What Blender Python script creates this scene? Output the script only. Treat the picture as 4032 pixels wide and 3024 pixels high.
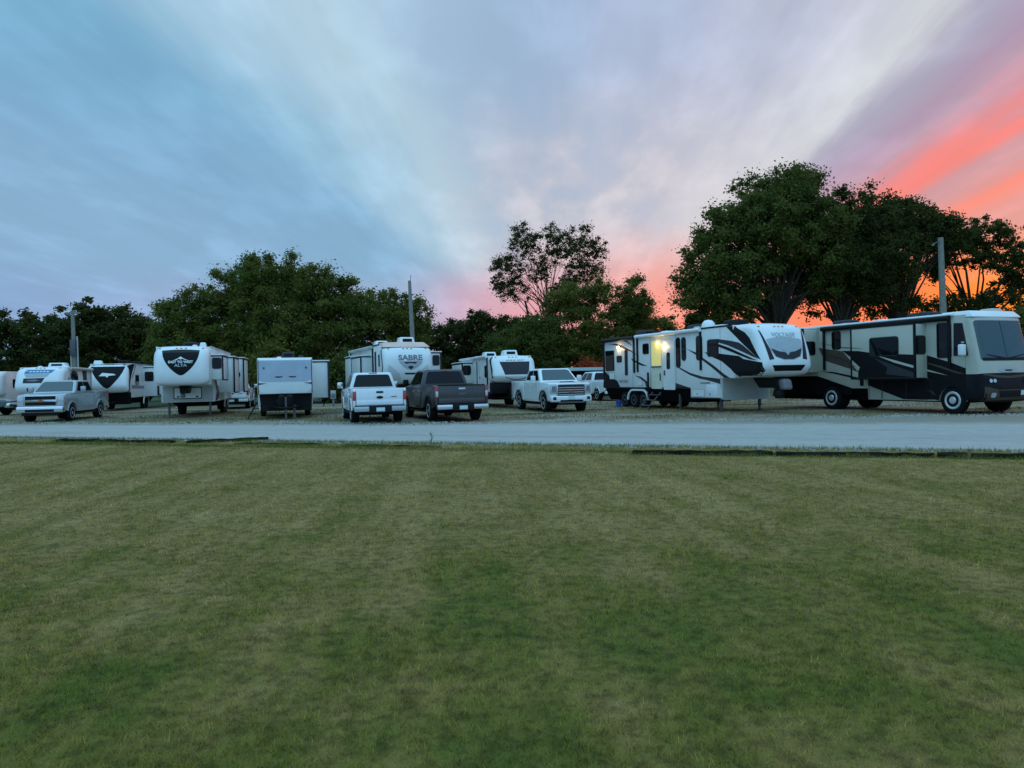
import bpy, bmesh, math, random
import numpy as np
from mathutils import Vector, Matrix
from mathutils.bvhtree import BVHTree
R = math.radians
for o in list(bpy.data.objects): bpy.data.objects.remove(o)
SC = bpy.context.scene; COL = SC.collection
rng = random.Random(7)

# ------------------------------------------------------------------ camera
cam = bpy.data.cameras.new('camera'); camo = bpy.data.objects.new('camera', cam); COL.objects.link(camo)
cam.sensor_width = 36; cam.lens = 36*2950/4032; cam.clip_end = 3000; cam.clip_start = 0.05
camo.matrix_world = Matrix.Translation((0, 0, 1.6)) @ Matrix.Rotation(R(90-0.43), 4, 'X') @ Matrix.Rotation(R(-1.2), 4, 'Z')
SC.camera = camo
SC.view_settings.view_transform = 'Standard'; SC.view_settings.look = 'None'
SC.view_settings.exposure = 0.0; SC.view_settings.gamma = 1

# ------------------------------------------------------------------ node helper
class NT:
    def __init__(s, tree): s.t = tree
    def n(s, typ, ins=None, **kw):
        nd = s.t.nodes.new(typ)
        for k, v in kw.items(): setattr(nd, k, v)
        for k, v in (ins or {}).items(): s.set(nd.inputs[k], v)
        return nd
    def set(s, sock, v):
        if isinstance(v, bpy.types.NodeSocket): s.t.links.new(v, sock)
        elif isinstance(v, (tuple, list)) and len(v) == 3 and sock.type == 'RGBA': sock.default_value = (*v, 1)
        else: sock.default_value = v
    def m(s, op, a, b=0.0, c=None, clamp=False):
        d = {0: a, 1: b}
        if c is not None: d[2] = c
        return s.n('ShaderNodeMath', d, operation=op, use_clamp=clamp).outputs[0]
    def ss(s, v, a, b, lo=0.0, hi=1.0):
        return s.n('ShaderNodeMapRange', {'Value': v, 'From Min': a, 'From Max': b, 'To Min': lo, 'To Max': hi}, interpolation_type='SMOOTHSTEP').outputs[0]
    def mix(s, f, a, b, mode='MIX'):
        nd = s.n('ShaderNodeMix', data_type='RGBA', blend_type=mode); s.set(nd.inputs[0], f); s.set(nd.inputs[6], a); s.set(nd.inputs[7], b); return nd.outputs[2]
    def xyz(s, x, y, z=0.0): return s.n('ShaderNodeCombineXYZ', {0: x, 1: y, 2: z}).outputs[0]
    def noise(s, vec, scale, detail=3, rough=.5):
        return s.n('ShaderNodeTexNoise', {'Vector': vec, 'Scale': scale, 'Detail': detail, 'Roughness': rough}).outputs[0]
    def ramp(s, f, stops, interp='LINEAR'):
        nd = s.n('ShaderNodeValToRGB', {0: f}); cr = nd.color_ramp; cr.interpolation = interp
        cr.elements[0].position, cr.elements[1].position = stops[0][0], stops[-1][0]
        cr.elements[0].color = (*stops[0][1], 1); cr.elements[1].color = (*stops[-1][1], 1)
        for p, c in stops[1:-1]: cr.elements.new(p).color = (*c, 1)
        return nd.outputs[0]
def lin(*c): return tuple(((v/255+.055)/1.055)**2.4 if v/255 > .04045 else v/255/12.92 for v in c)

# ------------------------------------------------------------------ sky at dusk: physical sky plus a high cloud deck
SUN_AZ, SUN_EL = 37.0, 2.0
W = bpy.data.worlds.new('World'); SC.world = W; W.use_nodes = True
t = NT(W.node_tree); W.node_tree.nodes.clear()
d = t.n('ShaderNodeTexCoord').outputs['Generated']
sep = t.n('ShaderNodeSeparateXYZ', {0: d}); x, y, z = sep.outputs
zc = t.m('MAXIMUM', z, .03)
u = t.m('DIVIDE', t.m('SUBTRACT', x, t.m('MULTIPLY', y, .06)), zc)
v = t.m('DIVIDE', y, t.m('ADD', zc, .22)); un = t.m('DIVIDE', t.m('SUBTRACT', x, t.m('MULTIPLY', y, .06)), t.m('ADD', zc, .12))
warp = t.noise(t.xyz(t.m('MULTIPLY', un, 1.1), t.m('MULTIPLY', v, .7)), 1.25, 4, .55)
fine = t.noise(t.xyz(t.m('MULTIPLY', un, 2.6), t.m('MULTIPLY', v, .9), 3.0), 1.3, 4, .5)
puff = t.noise(t.xyz(t.m('MULTIPLY', un, 3.4), t.m('MULTIPLY', v, 2.4), 9.0), 1.5, 5, .5)
u2 = t.m('ADD', u, t.m('MULTIPLY', t.m('SUBTRACT', warp, .5), .6))
wisp = t.noise(t.xyz(t.m('MULTIPLY', un, 7.0), t.m('MULTIPLY', v, .8), 5.0), 1.4, 5, .6)
u2 = t.m('ADD', u2, t.m('ADD', t.m('MULTIPLY', t.m('SUBTRACT', fine, .5), .45), t.m('MULTIPLY', t.m('SUBTRACT', wisp, .5), .30)))
tt = t.m('DIVIDE', t.m('ADD', u2, 4.0), 8.0, clamp=True)
stops = [(-4, (140, 176, 212)), (-2.3, (132, 174, 210)), (-1.7, (111, 168, 205)), (-1.3, (124, 178, 211)), (-.95, (162, 199, 223)), (-.62, (178, 207, 225)),
         (-.4, (164, 192, 218)), (-.1, (156, 182, 212)), (.2, (164, 184, 213)), (.5, (176, 186, 212)), (.82, (200, 205, 220)), (1.0, (206, 211, 219)), (1.17, (166, 166, 190)),
         (1.45, (168, 148, 176)), (1.6, (180, 150, 172)), (1.82, (236, 132, 136)), (1.94, (244, 128, 128)), (2.12, (198, 146, 160)), (2.3, (202, 148, 160)), (2.55, (242, 132, 126)), (2.95, (212, 144, 150)), (4, (208, 142, 146))]
band = t.ramp(tt, [((a+4)/8, lin(*c)) for a, c in stops])
# reds live only towards the sunset
az = t.n('ShaderNodeMath', {0: x, 1: y}, operation='ARCTAN2').outputs[0]
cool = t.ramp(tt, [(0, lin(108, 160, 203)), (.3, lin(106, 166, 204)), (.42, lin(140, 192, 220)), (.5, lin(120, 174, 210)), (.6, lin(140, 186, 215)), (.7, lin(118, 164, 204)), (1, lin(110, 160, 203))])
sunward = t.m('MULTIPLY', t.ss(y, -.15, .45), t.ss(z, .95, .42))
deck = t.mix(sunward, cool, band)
low = t.ramp(t.m('DIVIDE', t.m('ADD', az, math.pi), 2*math.pi), [((a+180)/360, lin(*c)) for a, c in
     [(-180, (112, 160, 204)), (-90, (122, 164, 207)), (-36, (136, 170, 212)), (-24, (150, 174, 213)), (-14, (166, 180, 213)), (-7, (178, 178, 209)), (-2, (214, 170, 190)), (2, (236, 164, 174)),
      (6, (238, 164, 164)), (11, (252, 152, 140)), (20, (253, 128, 108)), (27, (255, 112, 74)), (32, (255, 116, 36)), (38, (255, 128, 28)), (46, (252, 118, 64)), (62, (225, 140, 130)), (100, (150, 160, 195)), (180, (112, 160, 204))]])
soft = t.m('MULTIPLY', t.m('MULTIPLY', t.ss(z, .46, .20), t.ss(u, -.85, -1.35)), .75)
deck = t.mix(soft, deck, lin(138, 177, 210))
glow = t.m('MULTIPLY', t.m('MULTIPLY', t.ss(az, R(-9), R(4)), t.ss(az, R(24), R(12))), t.m('MULTIPLY', t.ss(z, .40, .24), t.ss(puff, .30, .60, .35, .85)))
deck = t.mix(glow, deck, lin(210, 205, 212))
lowf = t.ss(t.m('ADD', z, t.m('MULTIPLY', t.m('SUBTRACT', fine, .5), .08)), t.m('SUBTRACT', t.ss(az, R(-12), R(8), .16, .215), t.ss(az, R(14), R(26), 0, .05)), .075)
skyc = t.mix(lowf, deck, low)
sh = t.m('ADD', .87, t.m('ADD', t.m('MULTIPLY', t.m('ADD', fine, t.m('MULTIPLY', t.m('SUBTRACT', wisp, .5), .8)), .16), t.m('MULTIPLY', t.ss(puff, .42, .74), .16)))
skyc = t.mix(1.0, skyc, t.n('ShaderNodeCombineColor', {0: sh, 1: sh, 2: sh}).outputs[0], 'MULTIPLY')
# extra sky gain overhead and behind the camera, added to light the scene
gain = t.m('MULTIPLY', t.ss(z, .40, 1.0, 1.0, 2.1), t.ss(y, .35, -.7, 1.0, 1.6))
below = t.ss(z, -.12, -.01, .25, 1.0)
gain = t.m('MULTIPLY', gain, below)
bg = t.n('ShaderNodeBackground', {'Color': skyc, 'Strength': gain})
nish = t.n('ShaderNodeTexSky', sky_type='NISHITA', sun_disc=False, sun_elevation=R(SUN_EL), sun_rotation=R(SUN_AZ), dust_density=2.0)
bg2 = t.n('ShaderNodeBackground', {'Color': nish.outputs[0], 'Strength': .012})
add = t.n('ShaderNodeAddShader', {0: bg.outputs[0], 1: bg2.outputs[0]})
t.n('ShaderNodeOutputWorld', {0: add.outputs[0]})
W.cycles.sampling_method = 'AUTOMATIC'

sun = bpy.data.lights.new('sun', 'SUN'); suno = bpy.data.objects.new('sun', sun); COL.objects.link(suno)
sun.energy = .12; sun.angle = R(6); sun.color = (1, .62, .38)
a, e = R(SUN_AZ), R(SUN_EL)
suno.rotation_euler = Vector((math.sin(a)*math.cos(e), math.cos(a)*math.cos(e), math.sin(e))).to_track_quat('Z', 'Y').to_euler()

# ------------------------------------------------------------------ materials
MATS = {}
def mat(name, col, rough=.5, metal=0.0, var=.12, scale=6.0, emit=None, coat=0.0, spec=.5, bump=0.0):
    if name in MATS: return MATS[name]
    m = bpy.data.materials.new(name); m.use_nodes = True; nt = NT(m.node_tree); m.node_tree.nodes.clear()
    co = nt.n('ShaderNodeTexCoord').outputs['Object']
    f = nt.noise(co, scale, 4, .6)
    dk = tuple(c*(1-var) for c in col); lt = tuple(min(1, c*(1+var*.6)) for c in col)
    c = nt.ramp(f, [(.3, dk), (.7, lt)])
    p = nt.n('ShaderNodeBsdfPrincipled', {'Base Color': c, 'Roughness': rough, 'Metallic': metal, 'Coat Weight': coat, 'Specular IOR Level': spec})
    p.inputs['Coat Roughness'].default_value = .08
    if emit: nt.set(p.inputs['Emission Color'], emit[0]); p.inputs['Emission Strength'].default_value = emit[1]
    if bump:
        b = nt.n('ShaderNodeBump', {'Height': nt.noise(co, scale*6, 4), 'Strength': bump, 'Distance': .02}); nt.set(p.inputs['Normal'], b.outputs[0])
    nt.n('ShaderNodeOutputMaterial', {0: p.outputs[0]})
    MATS[name] = m; return m
GEL = mat('white gelcoat', (.80, .82, .82), .35, var=.06, scale=1.5, coat=.3)
FIL = mat('white fibreglass siding', (.74, .75, .73), .42, var=.07, scale=1.2, coat=.15)
CREAM = mat('cream fibreglass', (.50, .485, .40), .4, var=.07, scale=1.2, coat=.2)
GREYP = mat('grey printed panel', (.36, .41, .48), .4, var=.08, scale=2)
LGREY = mat('pale grey panel', (.45, .46, .44), .5, var=.12, scale=2)
BLK = mat('black plastic', (.008, .008, .009), .55, var=.3, spec=.2)
CHAR = mat('charcoal vinyl', (.010, .010, .012), .45, var=.2, spec=.12)
DGREY = mat('dark grey vinyl', (.045, .043, .050), .45, var=.15, spec=.12)
MGREY = mat('mid grey vinyl', (.22, .21, .23), .45, var=.1, spec=.3)
SILV = mat('silver vinyl', (.40, .43, .46), .35, 0, var=.1)
PALE = mat('pale grey vinyl', (.58, .61, .63), .4, var=.06)
PLUM = mat('plum brown vinyl', (.05, .03, .04), .45, var=.15, spec=.12)
TAUPE = mat('taupe vinyl', (.09, .066, .05), .45, var=.15, spec=.12)
BLUEV = mat('blue vinyl', (.06, .20, .38), .4, var=.12)
PEACH = mat('peach roof skin', (.74, .50, .41), .6, var=.12, scale=2)
UNDER = mat('underbody black', (.006, .006, .007), .9, var=.4, spec=.08)
GLASS = mat('tinted glass', (.006, .006, .008), .06, var=.1, spec=.3)
GLASS2 = mat('clear windscreen glass', (.020, .045, .05), .05, var=.1, spec=.9)
FRAME = mat('black window frame', (.02, .02, .022), .45)
CHROME = mat('chrome', (.72, .73, .74), .12, 1.0, var=.05)
ALLOY = mat('alloy rim', (.60, .61, .62), .3, .35, var=.08)
DULLRIM = mat('dull trailer rim', (.13, .13, .135), .5, .2, var=.2)
RUB = mat('tyre rubber', (.010, .010, .011), .9, var=.3, scale=20, spec=.15)
REDL = mat('red tail lamp', (.45, .035, .03), .2, coat=.6)
CLRL = mat('clear lamp lens', (.55, .57, .6), .1, .3, coat=.6)
AMBL = mat('amber lamp lens', (.5, .16, .03), .25)
PLATE = mat('number plate', (.62, .74, .76), .45, var=.05)
PLATEG = mat('plate green print', (.10, .30, .28), .5)
STEEL = mat('dull steel', (.11, .11, .115), .5, .4)
WHITE_P = mat('white truck paint', (.80, .82, .84), .25, var=.04, coat=.8)
SILVER_P = mat('silver truck paint', (.41, .45, .48), .28, .4, var=.05, coat=.8)
BROWN_P = mat('bronze grey truck paint', (.060, .050, .050), .3, .2, var=.1, coat=.4)
GREY_P = mat('slate grey car paint', (.12, .16, .17), .3, .4, var=.1, coat=.7)
WOODP = mat('weathered pole wood', (.26, .25, .22), .95, var=.35, scale=9, bump=.4, spec=.1)
TIE = mat('old timber tie', (.022, .020, .013), 1.0, var=.55, scale=7, bump=.8, spec=.04)
STAKE = mat('brown stake wood', (.22, .13, .08), .9, var=.3, scale=9)
BARK = mat('bark', (.05, .04, .03), .95, var=.4, scale=5, bump=.6, spec=.1)
BLUEB = mat('blue bucket plastic', (.02, .09, .42), .35)
GLOW = mat('lit porch lamp lens', (1, .85, .55), .4, emit=((1, .72, .35), 9.0))
LITDOOR = mat('lit doorway shade', (.75, .66, .28), .5, var=.08, emit=((1, .80, .16), .30))
CREAMDOOR = mat('cream screen door', (.72, .70, .55), .5)
BLUELED = mat('blue led strip', (.05, .05, .8), .4, emit=((.10, .05, 1.0), 3.0))
AQUA = mat('grey roof sheet', (.25, .30, .30), .6)

def leafmat(name, col, col2, tr=.4):
    m = bpy.data.materials.new(name); m.use_nodes = True; nt = NT(m.node_tree); m.node_tree.nodes.clear()
    g = nt.n('ShaderNodeNewGeometry')
    f = nt.noise(g.outputs['Position'], .55, 3); r = g.outputs['Random Per Island']
    c = nt.mix(nt.ss(f, .35, .65), col, col2)
    hs = nt.n('ShaderNodeHueSaturation', {'Color': c, 'Value': nt.m('ADD', .82, nt.m('MULTIPLY', r, .36))})
    df = nt.n('ShaderNodeBsdfDiffuse', {'Color': hs.outputs[0]}); tl = nt.n('ShaderNodeBsdfTranslucent', {'Color': hs.outputs[0]})
    mx = nt.n('ShaderNodeMixShader', {0: tr, 1: df.outputs[0], 2: tl.outputs[0]})
    nt.n('ShaderNodeOutputMaterial', {0: mx.outputs[0]}); return m
LEAF_OLIVE = leafmat('olive leaves', (.105, .128, .028), (.165, .165, .040))
LEAF_DARK = leafmat('dark green leaves', (.055, .070, .022), (.085, .090, .026))
LEAF_GREEN = leafmat('green leaves', (.090, .115, .030), (.145, .150, .038))
LEAF_LIGHT = leafmat('light green leaves', (.20, .19, .045), (.15, .15, .035))
LEAF_RED = leafmat('rust red leaves', (.38, .07, .03), (.30, .07, .03))

# ------------------------------------------------------------------ mesh helpers
def tag(o, label=None, cat=None, group=None, kind=None):
    if label: o['label'] = label
    if cat: o['category'] = cat
    if group: o['group'] = group
    if kind: o['kind'] = kind
    return o
def thing(name, loc, rz, label, cat, group=None):
    o = bpy.data.objects.new(name, None); COL.objects.link(o); o.empty_display_size = .3
    o.location = (loc[0], loc[1], loc[2] if len(loc) > 2 else 0); o.rotation_euler = (0, 0, R(rz))
    return tag(o, label, cat, group)
def link(name, me, m, parent=None, smooth=False):
    o = bpy.data.objects.new(name, me); COL.objects.link(o)
    if m is not None and not me.materials: me.materials.append(m)
    if parent is not None: o.parent = parent
    if smooth: me.polygons.foreach_set('use_smooth', [True]*len(me.polygons))
    return o
def bm_obj(name, bm, m, parent=None, bevel=0.0, segs=2, smooth=None, ang=28):
    bmesh.ops.recalc_face_normals(bm, faces=bm.faces)
    if bevel:
        es = [e for e in bm.edges if len(e.link_faces) == 2 and e.calc_face_angle(0) > R(ang)]
        bmesh.ops.bevel(bm, geom=es, offset=bevel, segments=segs, profile=.5, affect='EDGES', clamp_overlap=True)
    me = bpy.data.meshes.new(name); bm.to_mesh(me); bm.free()
    if smooth or (smooth is None and bevel):
        me.polygons.foreach_set('use_smooth', [True]*len(me.polygons))
        me.set_sharp_from_angle(angle=R(40))
    return link(name, me, m, parent)
def add_box(bm, lo, hi):
    v = [bm.verts.new((x, y, z)) for x in (lo[0], hi[0]) for y in (lo[1], hi[1]) for z in (lo[2], hi[2])]
    for f in ((0, 1, 3, 2), (4, 6, 7, 5), (0, 4, 5, 1), (2, 3, 7, 6), (0, 2, 6, 4), (1, 5, 7, 3)): bm.faces.new([v[i] for i in f])
def box(name, lo, hi, m, parent=None, bevel=0.0, segs=2):
    bm = bmesh.new(); add_box(bm, lo, hi); return bm_obj(name, bm, m, parent, bevel, segs)
def prism(name, pts, axis, a, b, m, parent=None, bevel=0.0, segs=2, taper=None):
    """polygon in the plane across AXIS, extruded from a to b. axis x: pts=(y,z); y: pts=(x,z); z: pts=(x,y)"""
    bm = bmesh.new()
    def P(p, s):
        return {'x': (s, p[0], p[1]), 'y': (p[0], s, p[1]), 'z': (p[0], p[1], s)}[axis]
    A = [bm.verts.new(P(p, a)) for p in pts]; B = [bm.verts.new(P(p, b)) for p in (taper or pts)]
    bm.faces.new(A); bm.faces.new(B[::-1]); n = len(pts)
    for i in range(n): bm.faces.new((A[i], B[i], B[(i+1) % n], A[(i+1) % n]))
    return bm_obj(name, bm, m, parent, bevel, segs)
def rrect(x0, z0, x1, z1, r=.05, n=3):
    r = min(r, abs(x1-x0)*.49, abs(z1-z0)*.49); out = []
    for cx, cz, a0 in ((x1-r, z1-r, 0), (x0+r, z1-r, 90), (x0+r, z0+r, 180), (x1-r, z0+r, 270)):
        for k in range(n+1):
            a = R(a0+90*k/n); out.append((cx+r*math.cos(a), cz+r*math.sin(a)))
    return out
def add_lathe(bm, prof, axis, c, segs=20):
    """prof: (radius, offset along axis)"""
    rings = []
    for r, s in prof:
        ring = []
        for k in range(segs):
            a = 2*math.pi*k/segs; p, q = r*math.cos(a), r*math.sin(a)
            ring.append(bm.verts.new({'x': (c[0]+s, c[1]+p, c[2]+q), 'y': (c[0]+p, c[1]+s, c[2]+q), 'z': (c[0]+p, c[1]+q, c[2]+s)}[axis]))
        rings.append(ring)
    for A, B in zip(rings, rings[1:]):
        for k in range(segs): bm.faces.new((A[k], A[(k+1) % segs], B[(k+1) % segs], B[k]))
    for ring in (rings[0], rings[-1]):
        if prof[0][0] > 1e-4: bm.faces.new(ring)
def lathe(name, prof, axis, c, m, parent=None, segs=20):
    bm = bmesh.new(); add_lathe(bm, prof, axis, c, segs); o = bm_obj(name, bm, m, parent, smooth=True)
    return o
def add_tube(bm, pts, radii, segs=8):
    pts = [Vector(p) for p in pts]; rings = []
    for i, p in enumerate(pts):
        dr = (pts[min(i+1, len(pts)-1)]-pts[max(i-1, 0)]).normalized()
        ax = dr.cross(Vector((0, 0, 1)) if abs(dr.z) < .9 else Vector((1, 0, 0))).normalized(); ay = dr.cross(ax)
        rr = radii[i] if isinstance(radii, (list, tuple)) else radii
        rings.append([bm.verts.new(p+ax*rr*math.cos(2*math.pi*k/segs)+ay*rr*math.sin(2*math.pi*k/segs)) for k in range(segs)])
    for A, B in zip(rings, rings[1:]):
        for k in range(segs): bm.faces.new((A[k], A[(k+1) % segs], B[(k+1) % segs], B[k]))
    bm.faces.new(rings[0]); bm.faces.new(rings[-1])
def tube(name, pts, radii, m, parent=None, segs=8):
    bm = bmesh.new(); add_tube(bm, pts, radii, segs); return bm_obj(name, bm, m, parent, smooth=True)
def spline(pts, n=5):
    """Catmull-Rom through 2D points"""
    P = [Vector((*p, 0)) for p in pts]; out = []
    for i in range(len(P)-1):
        a, b, c, dd = P[max(i-1, 0)], P[i], P[i+1], P[min(i+2, len(P)-1)]
        for k in range(n):
            s = k/n; q = .5*((2*b)+(-a+c)*s+(2*a-5*b+4*c-dd)*s*s+(-a+3*b-3*c+dd)*s**3); out.append((q.x, q.y))
    out.append((P[-1].x, P[-1].y)); return out
def text2d(s, size, bold=0.0, shear=0.0):
    cu = bpy.data.curves.new('lettering', 'FONT'); cu.body = s; cu.size = size; cu.align_x = 'CENTER'; cu.align_y = 'CENTER'; cu.offset = bold; cu.shear = shear
    cu.resolution_u = 3
    ob = bpy.data.objects.new('lettering', cu); me = bpy.data.meshes.new_from_object(ob)
    bm = bmesh.new(); bm.from_mesh(me); bpy.data.objects.remove(ob); bpy.data.meshes.remove(me); bpy.data.curves.remove(cu)
    return bm
def poly2d(pts):
    bm = bmesh.new(); bm.faces.new([bm.verts.new((p[0], p[1], 0)) for p in pts]); return bm
def bvh_of(o):
    me = o.data; return BVHTree.FromPolygons([v.co.copy() for v in me.vertices], [tuple(p.vertices) for p in me.polygons])
def conform(name, bm2, bvh, m, parent, cx=0, cz=0, out=.006, step=.12, sx=1.0):
    """lay a flat (x,z) figure on the front of a cap: every vertex is dropped on its surface along y"""
    for v in bm2.verts: v.co = Vector((v.co.x*sx+cx, v.co.y+cz, 0))
    xs = [v.co.x for v in bm2.verts]; zs = [v.co.y for v in bm2.verts]
    for lo, hi, nrm in ((min(xs), max(xs), (1, 0, 0)), (min(zs), max(zs), (0, 1, 0))):
        k = lo+step
        while k < hi:
            bmesh.ops.bisect_plane(bm2, geom=bm2.verts[:]+bm2.edges[:]+bm2.faces[:], plane_co=(k*nrm[0], k*nrm[1], 0), plane_no=nrm); k += step
    bmesh.ops.triangulate(bm2, faces=bm2.faces)
    for v in bm2.verts:
        h, n, i, dd = bvh.ray_cast(Vector((v.co.x, -6, v.co.y)), Vector((0, 1, 0)))
        if h is None: h = Vector((v.co.x, 0, v.co.y)); n = Vector((0, -1, 0))
        if n.y > 0: n = -n
        v.co = h+n*out
    for f in bm2.faces:
        f.normal_update()
        if f.normal.y > 0: f.normal_flip()
    me = bpy.data.meshes.new(name); bm2.to_mesh(me); bm2.free(); return link(name, me, m, parent)
def text_on(name, s, size, m, parent, place, bold=0.0, sx=1.0, shear=0.0):
    bm = text2d(s, size, bold, shear)
    for v in bm.verts: v.co = Vector(place(v.co.x*sx, v.co.y))
    me = bpy.data.meshes.new(name); bm.to_mesh(me); bm.free(); return link(name, me, m, parent)

# ------------------------------------------------------------------ ground
def edge_near(x): return 17.75-.395*x+.12*math.sin(x*1.7)+.09*math.sin(x*4.3+1)+.05*math.sin(x*9.1)
def edge_far(x):
    b = 26.6-.33*x if x < 2 else 25.94-.05*(x-2)
    return b+.45*math.sin(x*.55+.6)+.22*math.sin(x*1.9)+.12*math.sin(x*5.1+2)
def strip(name, f0, f1, x0, x1, step, z, m, rows=1):
    n = int((x1-x0)/step); vs, fs = [], []
    for i in range(n+1):
        xx = x0+(x1-x0)*i/n; a, b = f0(xx), f1(xx)
        for r_ in range(rows+1): vs.append((xx, a+(b-a)*r_/rows, z))
    k = rows+1
    for i in range(n):
        for r_ in range(rows): fs.append((i*k+r_, (i+1)*k+r_, (i+1)*k+r_+1, i*k+r_+1))
    me = bpy.data.meshes.new(name); me.from_pydata(vs, [], fs); me.update(); return link(name, me, m)
def groundmat(name, build):
    m = bpy.data.materials.new(name); m.use_nodes = True; nt = NT(m.node_tree); m.node_tree.nodes.clear()
    pos = nt.n('ShaderNodeNewGeometry').outputs['Position']
    c, hgt, rough, bs = build(nt, pos)
    p = nt.n('ShaderNodeBsdfPrincipled', {'Base Color': c, 'Roughness': rough, 'Specular IOR Level': .2})
    b = nt.n('ShaderNodeBump', {'Height': hgt, 'Strength': bs, 'Distance': .03}); nt.set(p.inputs['Normal'], b.outputs[0])
    nt.n('ShaderNodeOutputMaterial', {0: p.outputs[0]}); return m
def mapped(nt, pos, sx, sy, rot=0, loc=(0, 0, 0)):
    return nt.n('ShaderNodeMapping', {'Vector': pos, 'Scale': (1/sx, 1/sy, 1), 'Rotation': (0, 0, R(rot)), 'Location': loc}, vector_type='TEXTURE').outputs[0]
def lawn_colour(nt, pos, k=1.0):
    streak = nt.noise(mapped(nt, pos, 2.1, .07, 5), 1.0, 3, .5)
    patch = nt.noise(mapped(nt, pos, 1, 1, 0, (3.7, 1.2, 0)), .42, 4, .6)
    clump = nt.noise(pos, 3.2, 4, .65)
    s = nt.n('ShaderNodeSeparateXYZ', {0: pos})
    near = nt.ss(s.outputs[1], 4.0, 9.5, -.13, .07)
    mid_ = nt.noise(mapped(nt, pos, 1, .8, 0, (9.1, 4.4, 0)), 1.25, 3, .6)
    f = nt.m('ADD', nt.m('ADD', nt.m('MULTIPLY', streak, .72), nt.m('MULTIPLY', patch, .48)), nt.m('ADD', near, nt.m('ADD', nt.m('MULTIPLY', nt.m('SUBTRACT', clump, .5), .5), nt.m('MULTIPLY', nt.m('SUBTRACT', mid_, .52), .62))))
    g1, g2, br, tn = (.116*k, .126*k, .020*k), (.184*k, .154*k, .031*k), (.258*k, .183*k, .052*k), (.34*k, .238*k, .085*k)
    c = nt.ramp(f, [(.30, g1), (.47, g2), (.60, br), (.82, tn)]); tuft = nt.noise(pos, 11, 3, .6)
    return nt.mix(1.0, c, nt.ramp(tuft, [(.34, (.62, .62, .62)), (.58, (1.16, 1.16, 1.16))]), 'MULTIPLY'), clump
def b_lawn(nt, pos):
    c, clump = lawn_colour(nt, pos, .8); return c, nt.noise(pos, 30, 4, .7), .95, .8
def b_road(nt, pos):
    v1 = nt.n('ShaderNodeTexVoronoi', {'Vector': pos, 'Scale': 22.0}).outputs['Color']
    s = nt.n('ShaderNodeSeparateColor', {0: v1}).outputs[0]
    big = nt.noise(mapped(nt, pos, .06, 1.3, -21.0), .9, 4, .6)
    mott = nt.noise(pos, 2.6, 5, .7)
    c = nt.mix(nt.m('ADD', nt.m('MULTIPLY', s, .30), nt.m('ADD', nt.m('MULTIPLY', big, .42), nt.m('MULTIPLY', nt.m('SUBTRACT', mott, .35), .9))), (.31, .285, .255), (.485, .455, .41))
    dirt = nt.ss(nt.noise(mapped(nt, pos, .22, 1.0, -20), .7, 5, .65), .56, .72, 0, .55)
    sp = nt.n('ShaderNodeSeparateXYZ', {0: pos}); wob = nt.m('MULTIPLY', nt.m('SUBTRACT', nt.noise(pos, .9, 5, .7), .5), 3.2)
    c1 = nt.m('ADD', nt.m('ADD', sp.outputs[1], nt.m('MULTIPLY', sp.outputs[0], .395)), wob); c2 = nt.m('ADD', nt.m('ADD', sp.outputs[1], nt.m('MULTIPLY', sp.outputs[0], .30)), wob)
    c = nt.mix(dirt, c, (.24, .21, .165))
    for ctr in (20.6, 22.4): c = nt.mix(nt.m('MULTIPLY', nt.ss(nt.m('ABSOLUTE', nt.m('SUBTRACT', c1, ctr)), .75, .1), .22), c, (.27, .25, .22))
    c = nt.mix(nt.ss(c1, 18.9, 17.7, 0, .6), c, (.25, .215, .15)); c = nt.mix(nt.ss(c2, 24.9, 27.0, 0, .75), c, (.23, .18, .12))
    return c, s, .9, .5
def b_lot(nt, pos):
    v1 = nt.n('ShaderNodeTexVoronoi', {'Vector': pos, 'Scale': 20.0}).outputs['Color']
    s = nt.n('ShaderNodeSeparateColor', {0: v1}).outputs[0]
    gv = nt.mix(s, (.20, .165, .125), (.36, .305, .24))
    n1 = nt.noise(mapped(nt, pos, .5, 1.1, -12), .34, 5, .65); n2 = nt.noise(pos, 2.5, 4, .6)
    dry = nt.mix(n2, (.17, .118, .065), (.27, .195, .115)); grs = nt.mix(n2, (.11, .12, .04), (.18, .16, .06))
    c = nt.mix(nt.ss(nt.m('ADD', n1, nt.m('MULTIPLY', nt.m('SUBTRACT', n2, .5), .35)), .42, .51), gv, dry)
    c = nt.mix(nt.ss(nt.m('ADD', n1, nt.m('MULTIPLY', nt.m('SUBTRACT', n2, .5), .35)), .56, .65), c, grs)
    sep = nt.n('ShaderNodeSeparateXYZ', {0: pos}); far = nt.ss(sep.outputs[1], 52, 62)
    return nt.mix(far, c, (.05, .07, .03)), nt.noise(pos, 14, 5, .7), .95, .6
LAWN, ROAD, LOT = groundmat('mown lawn', b_lawn), groundmat('crushed limestone gravel', b_road), groundmat('lot of gravel and dry grass', b_lot)
g = strip('ground', lambda x: -1500, lambda x: 2500, -2000, 2000, 4000, 0, LOT); tag(g, kind='structure')
g = strip('gravel_road', lambda x: edge_near(x)-.6, edge_far, -60, 40, .12, .012, ROAD); tag(g, kind='structure')
g = strip('lawn', lambda x: -30, edge_near, -60, 40, .12, .026, LAWN); tag(g, kind='structure')

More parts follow.
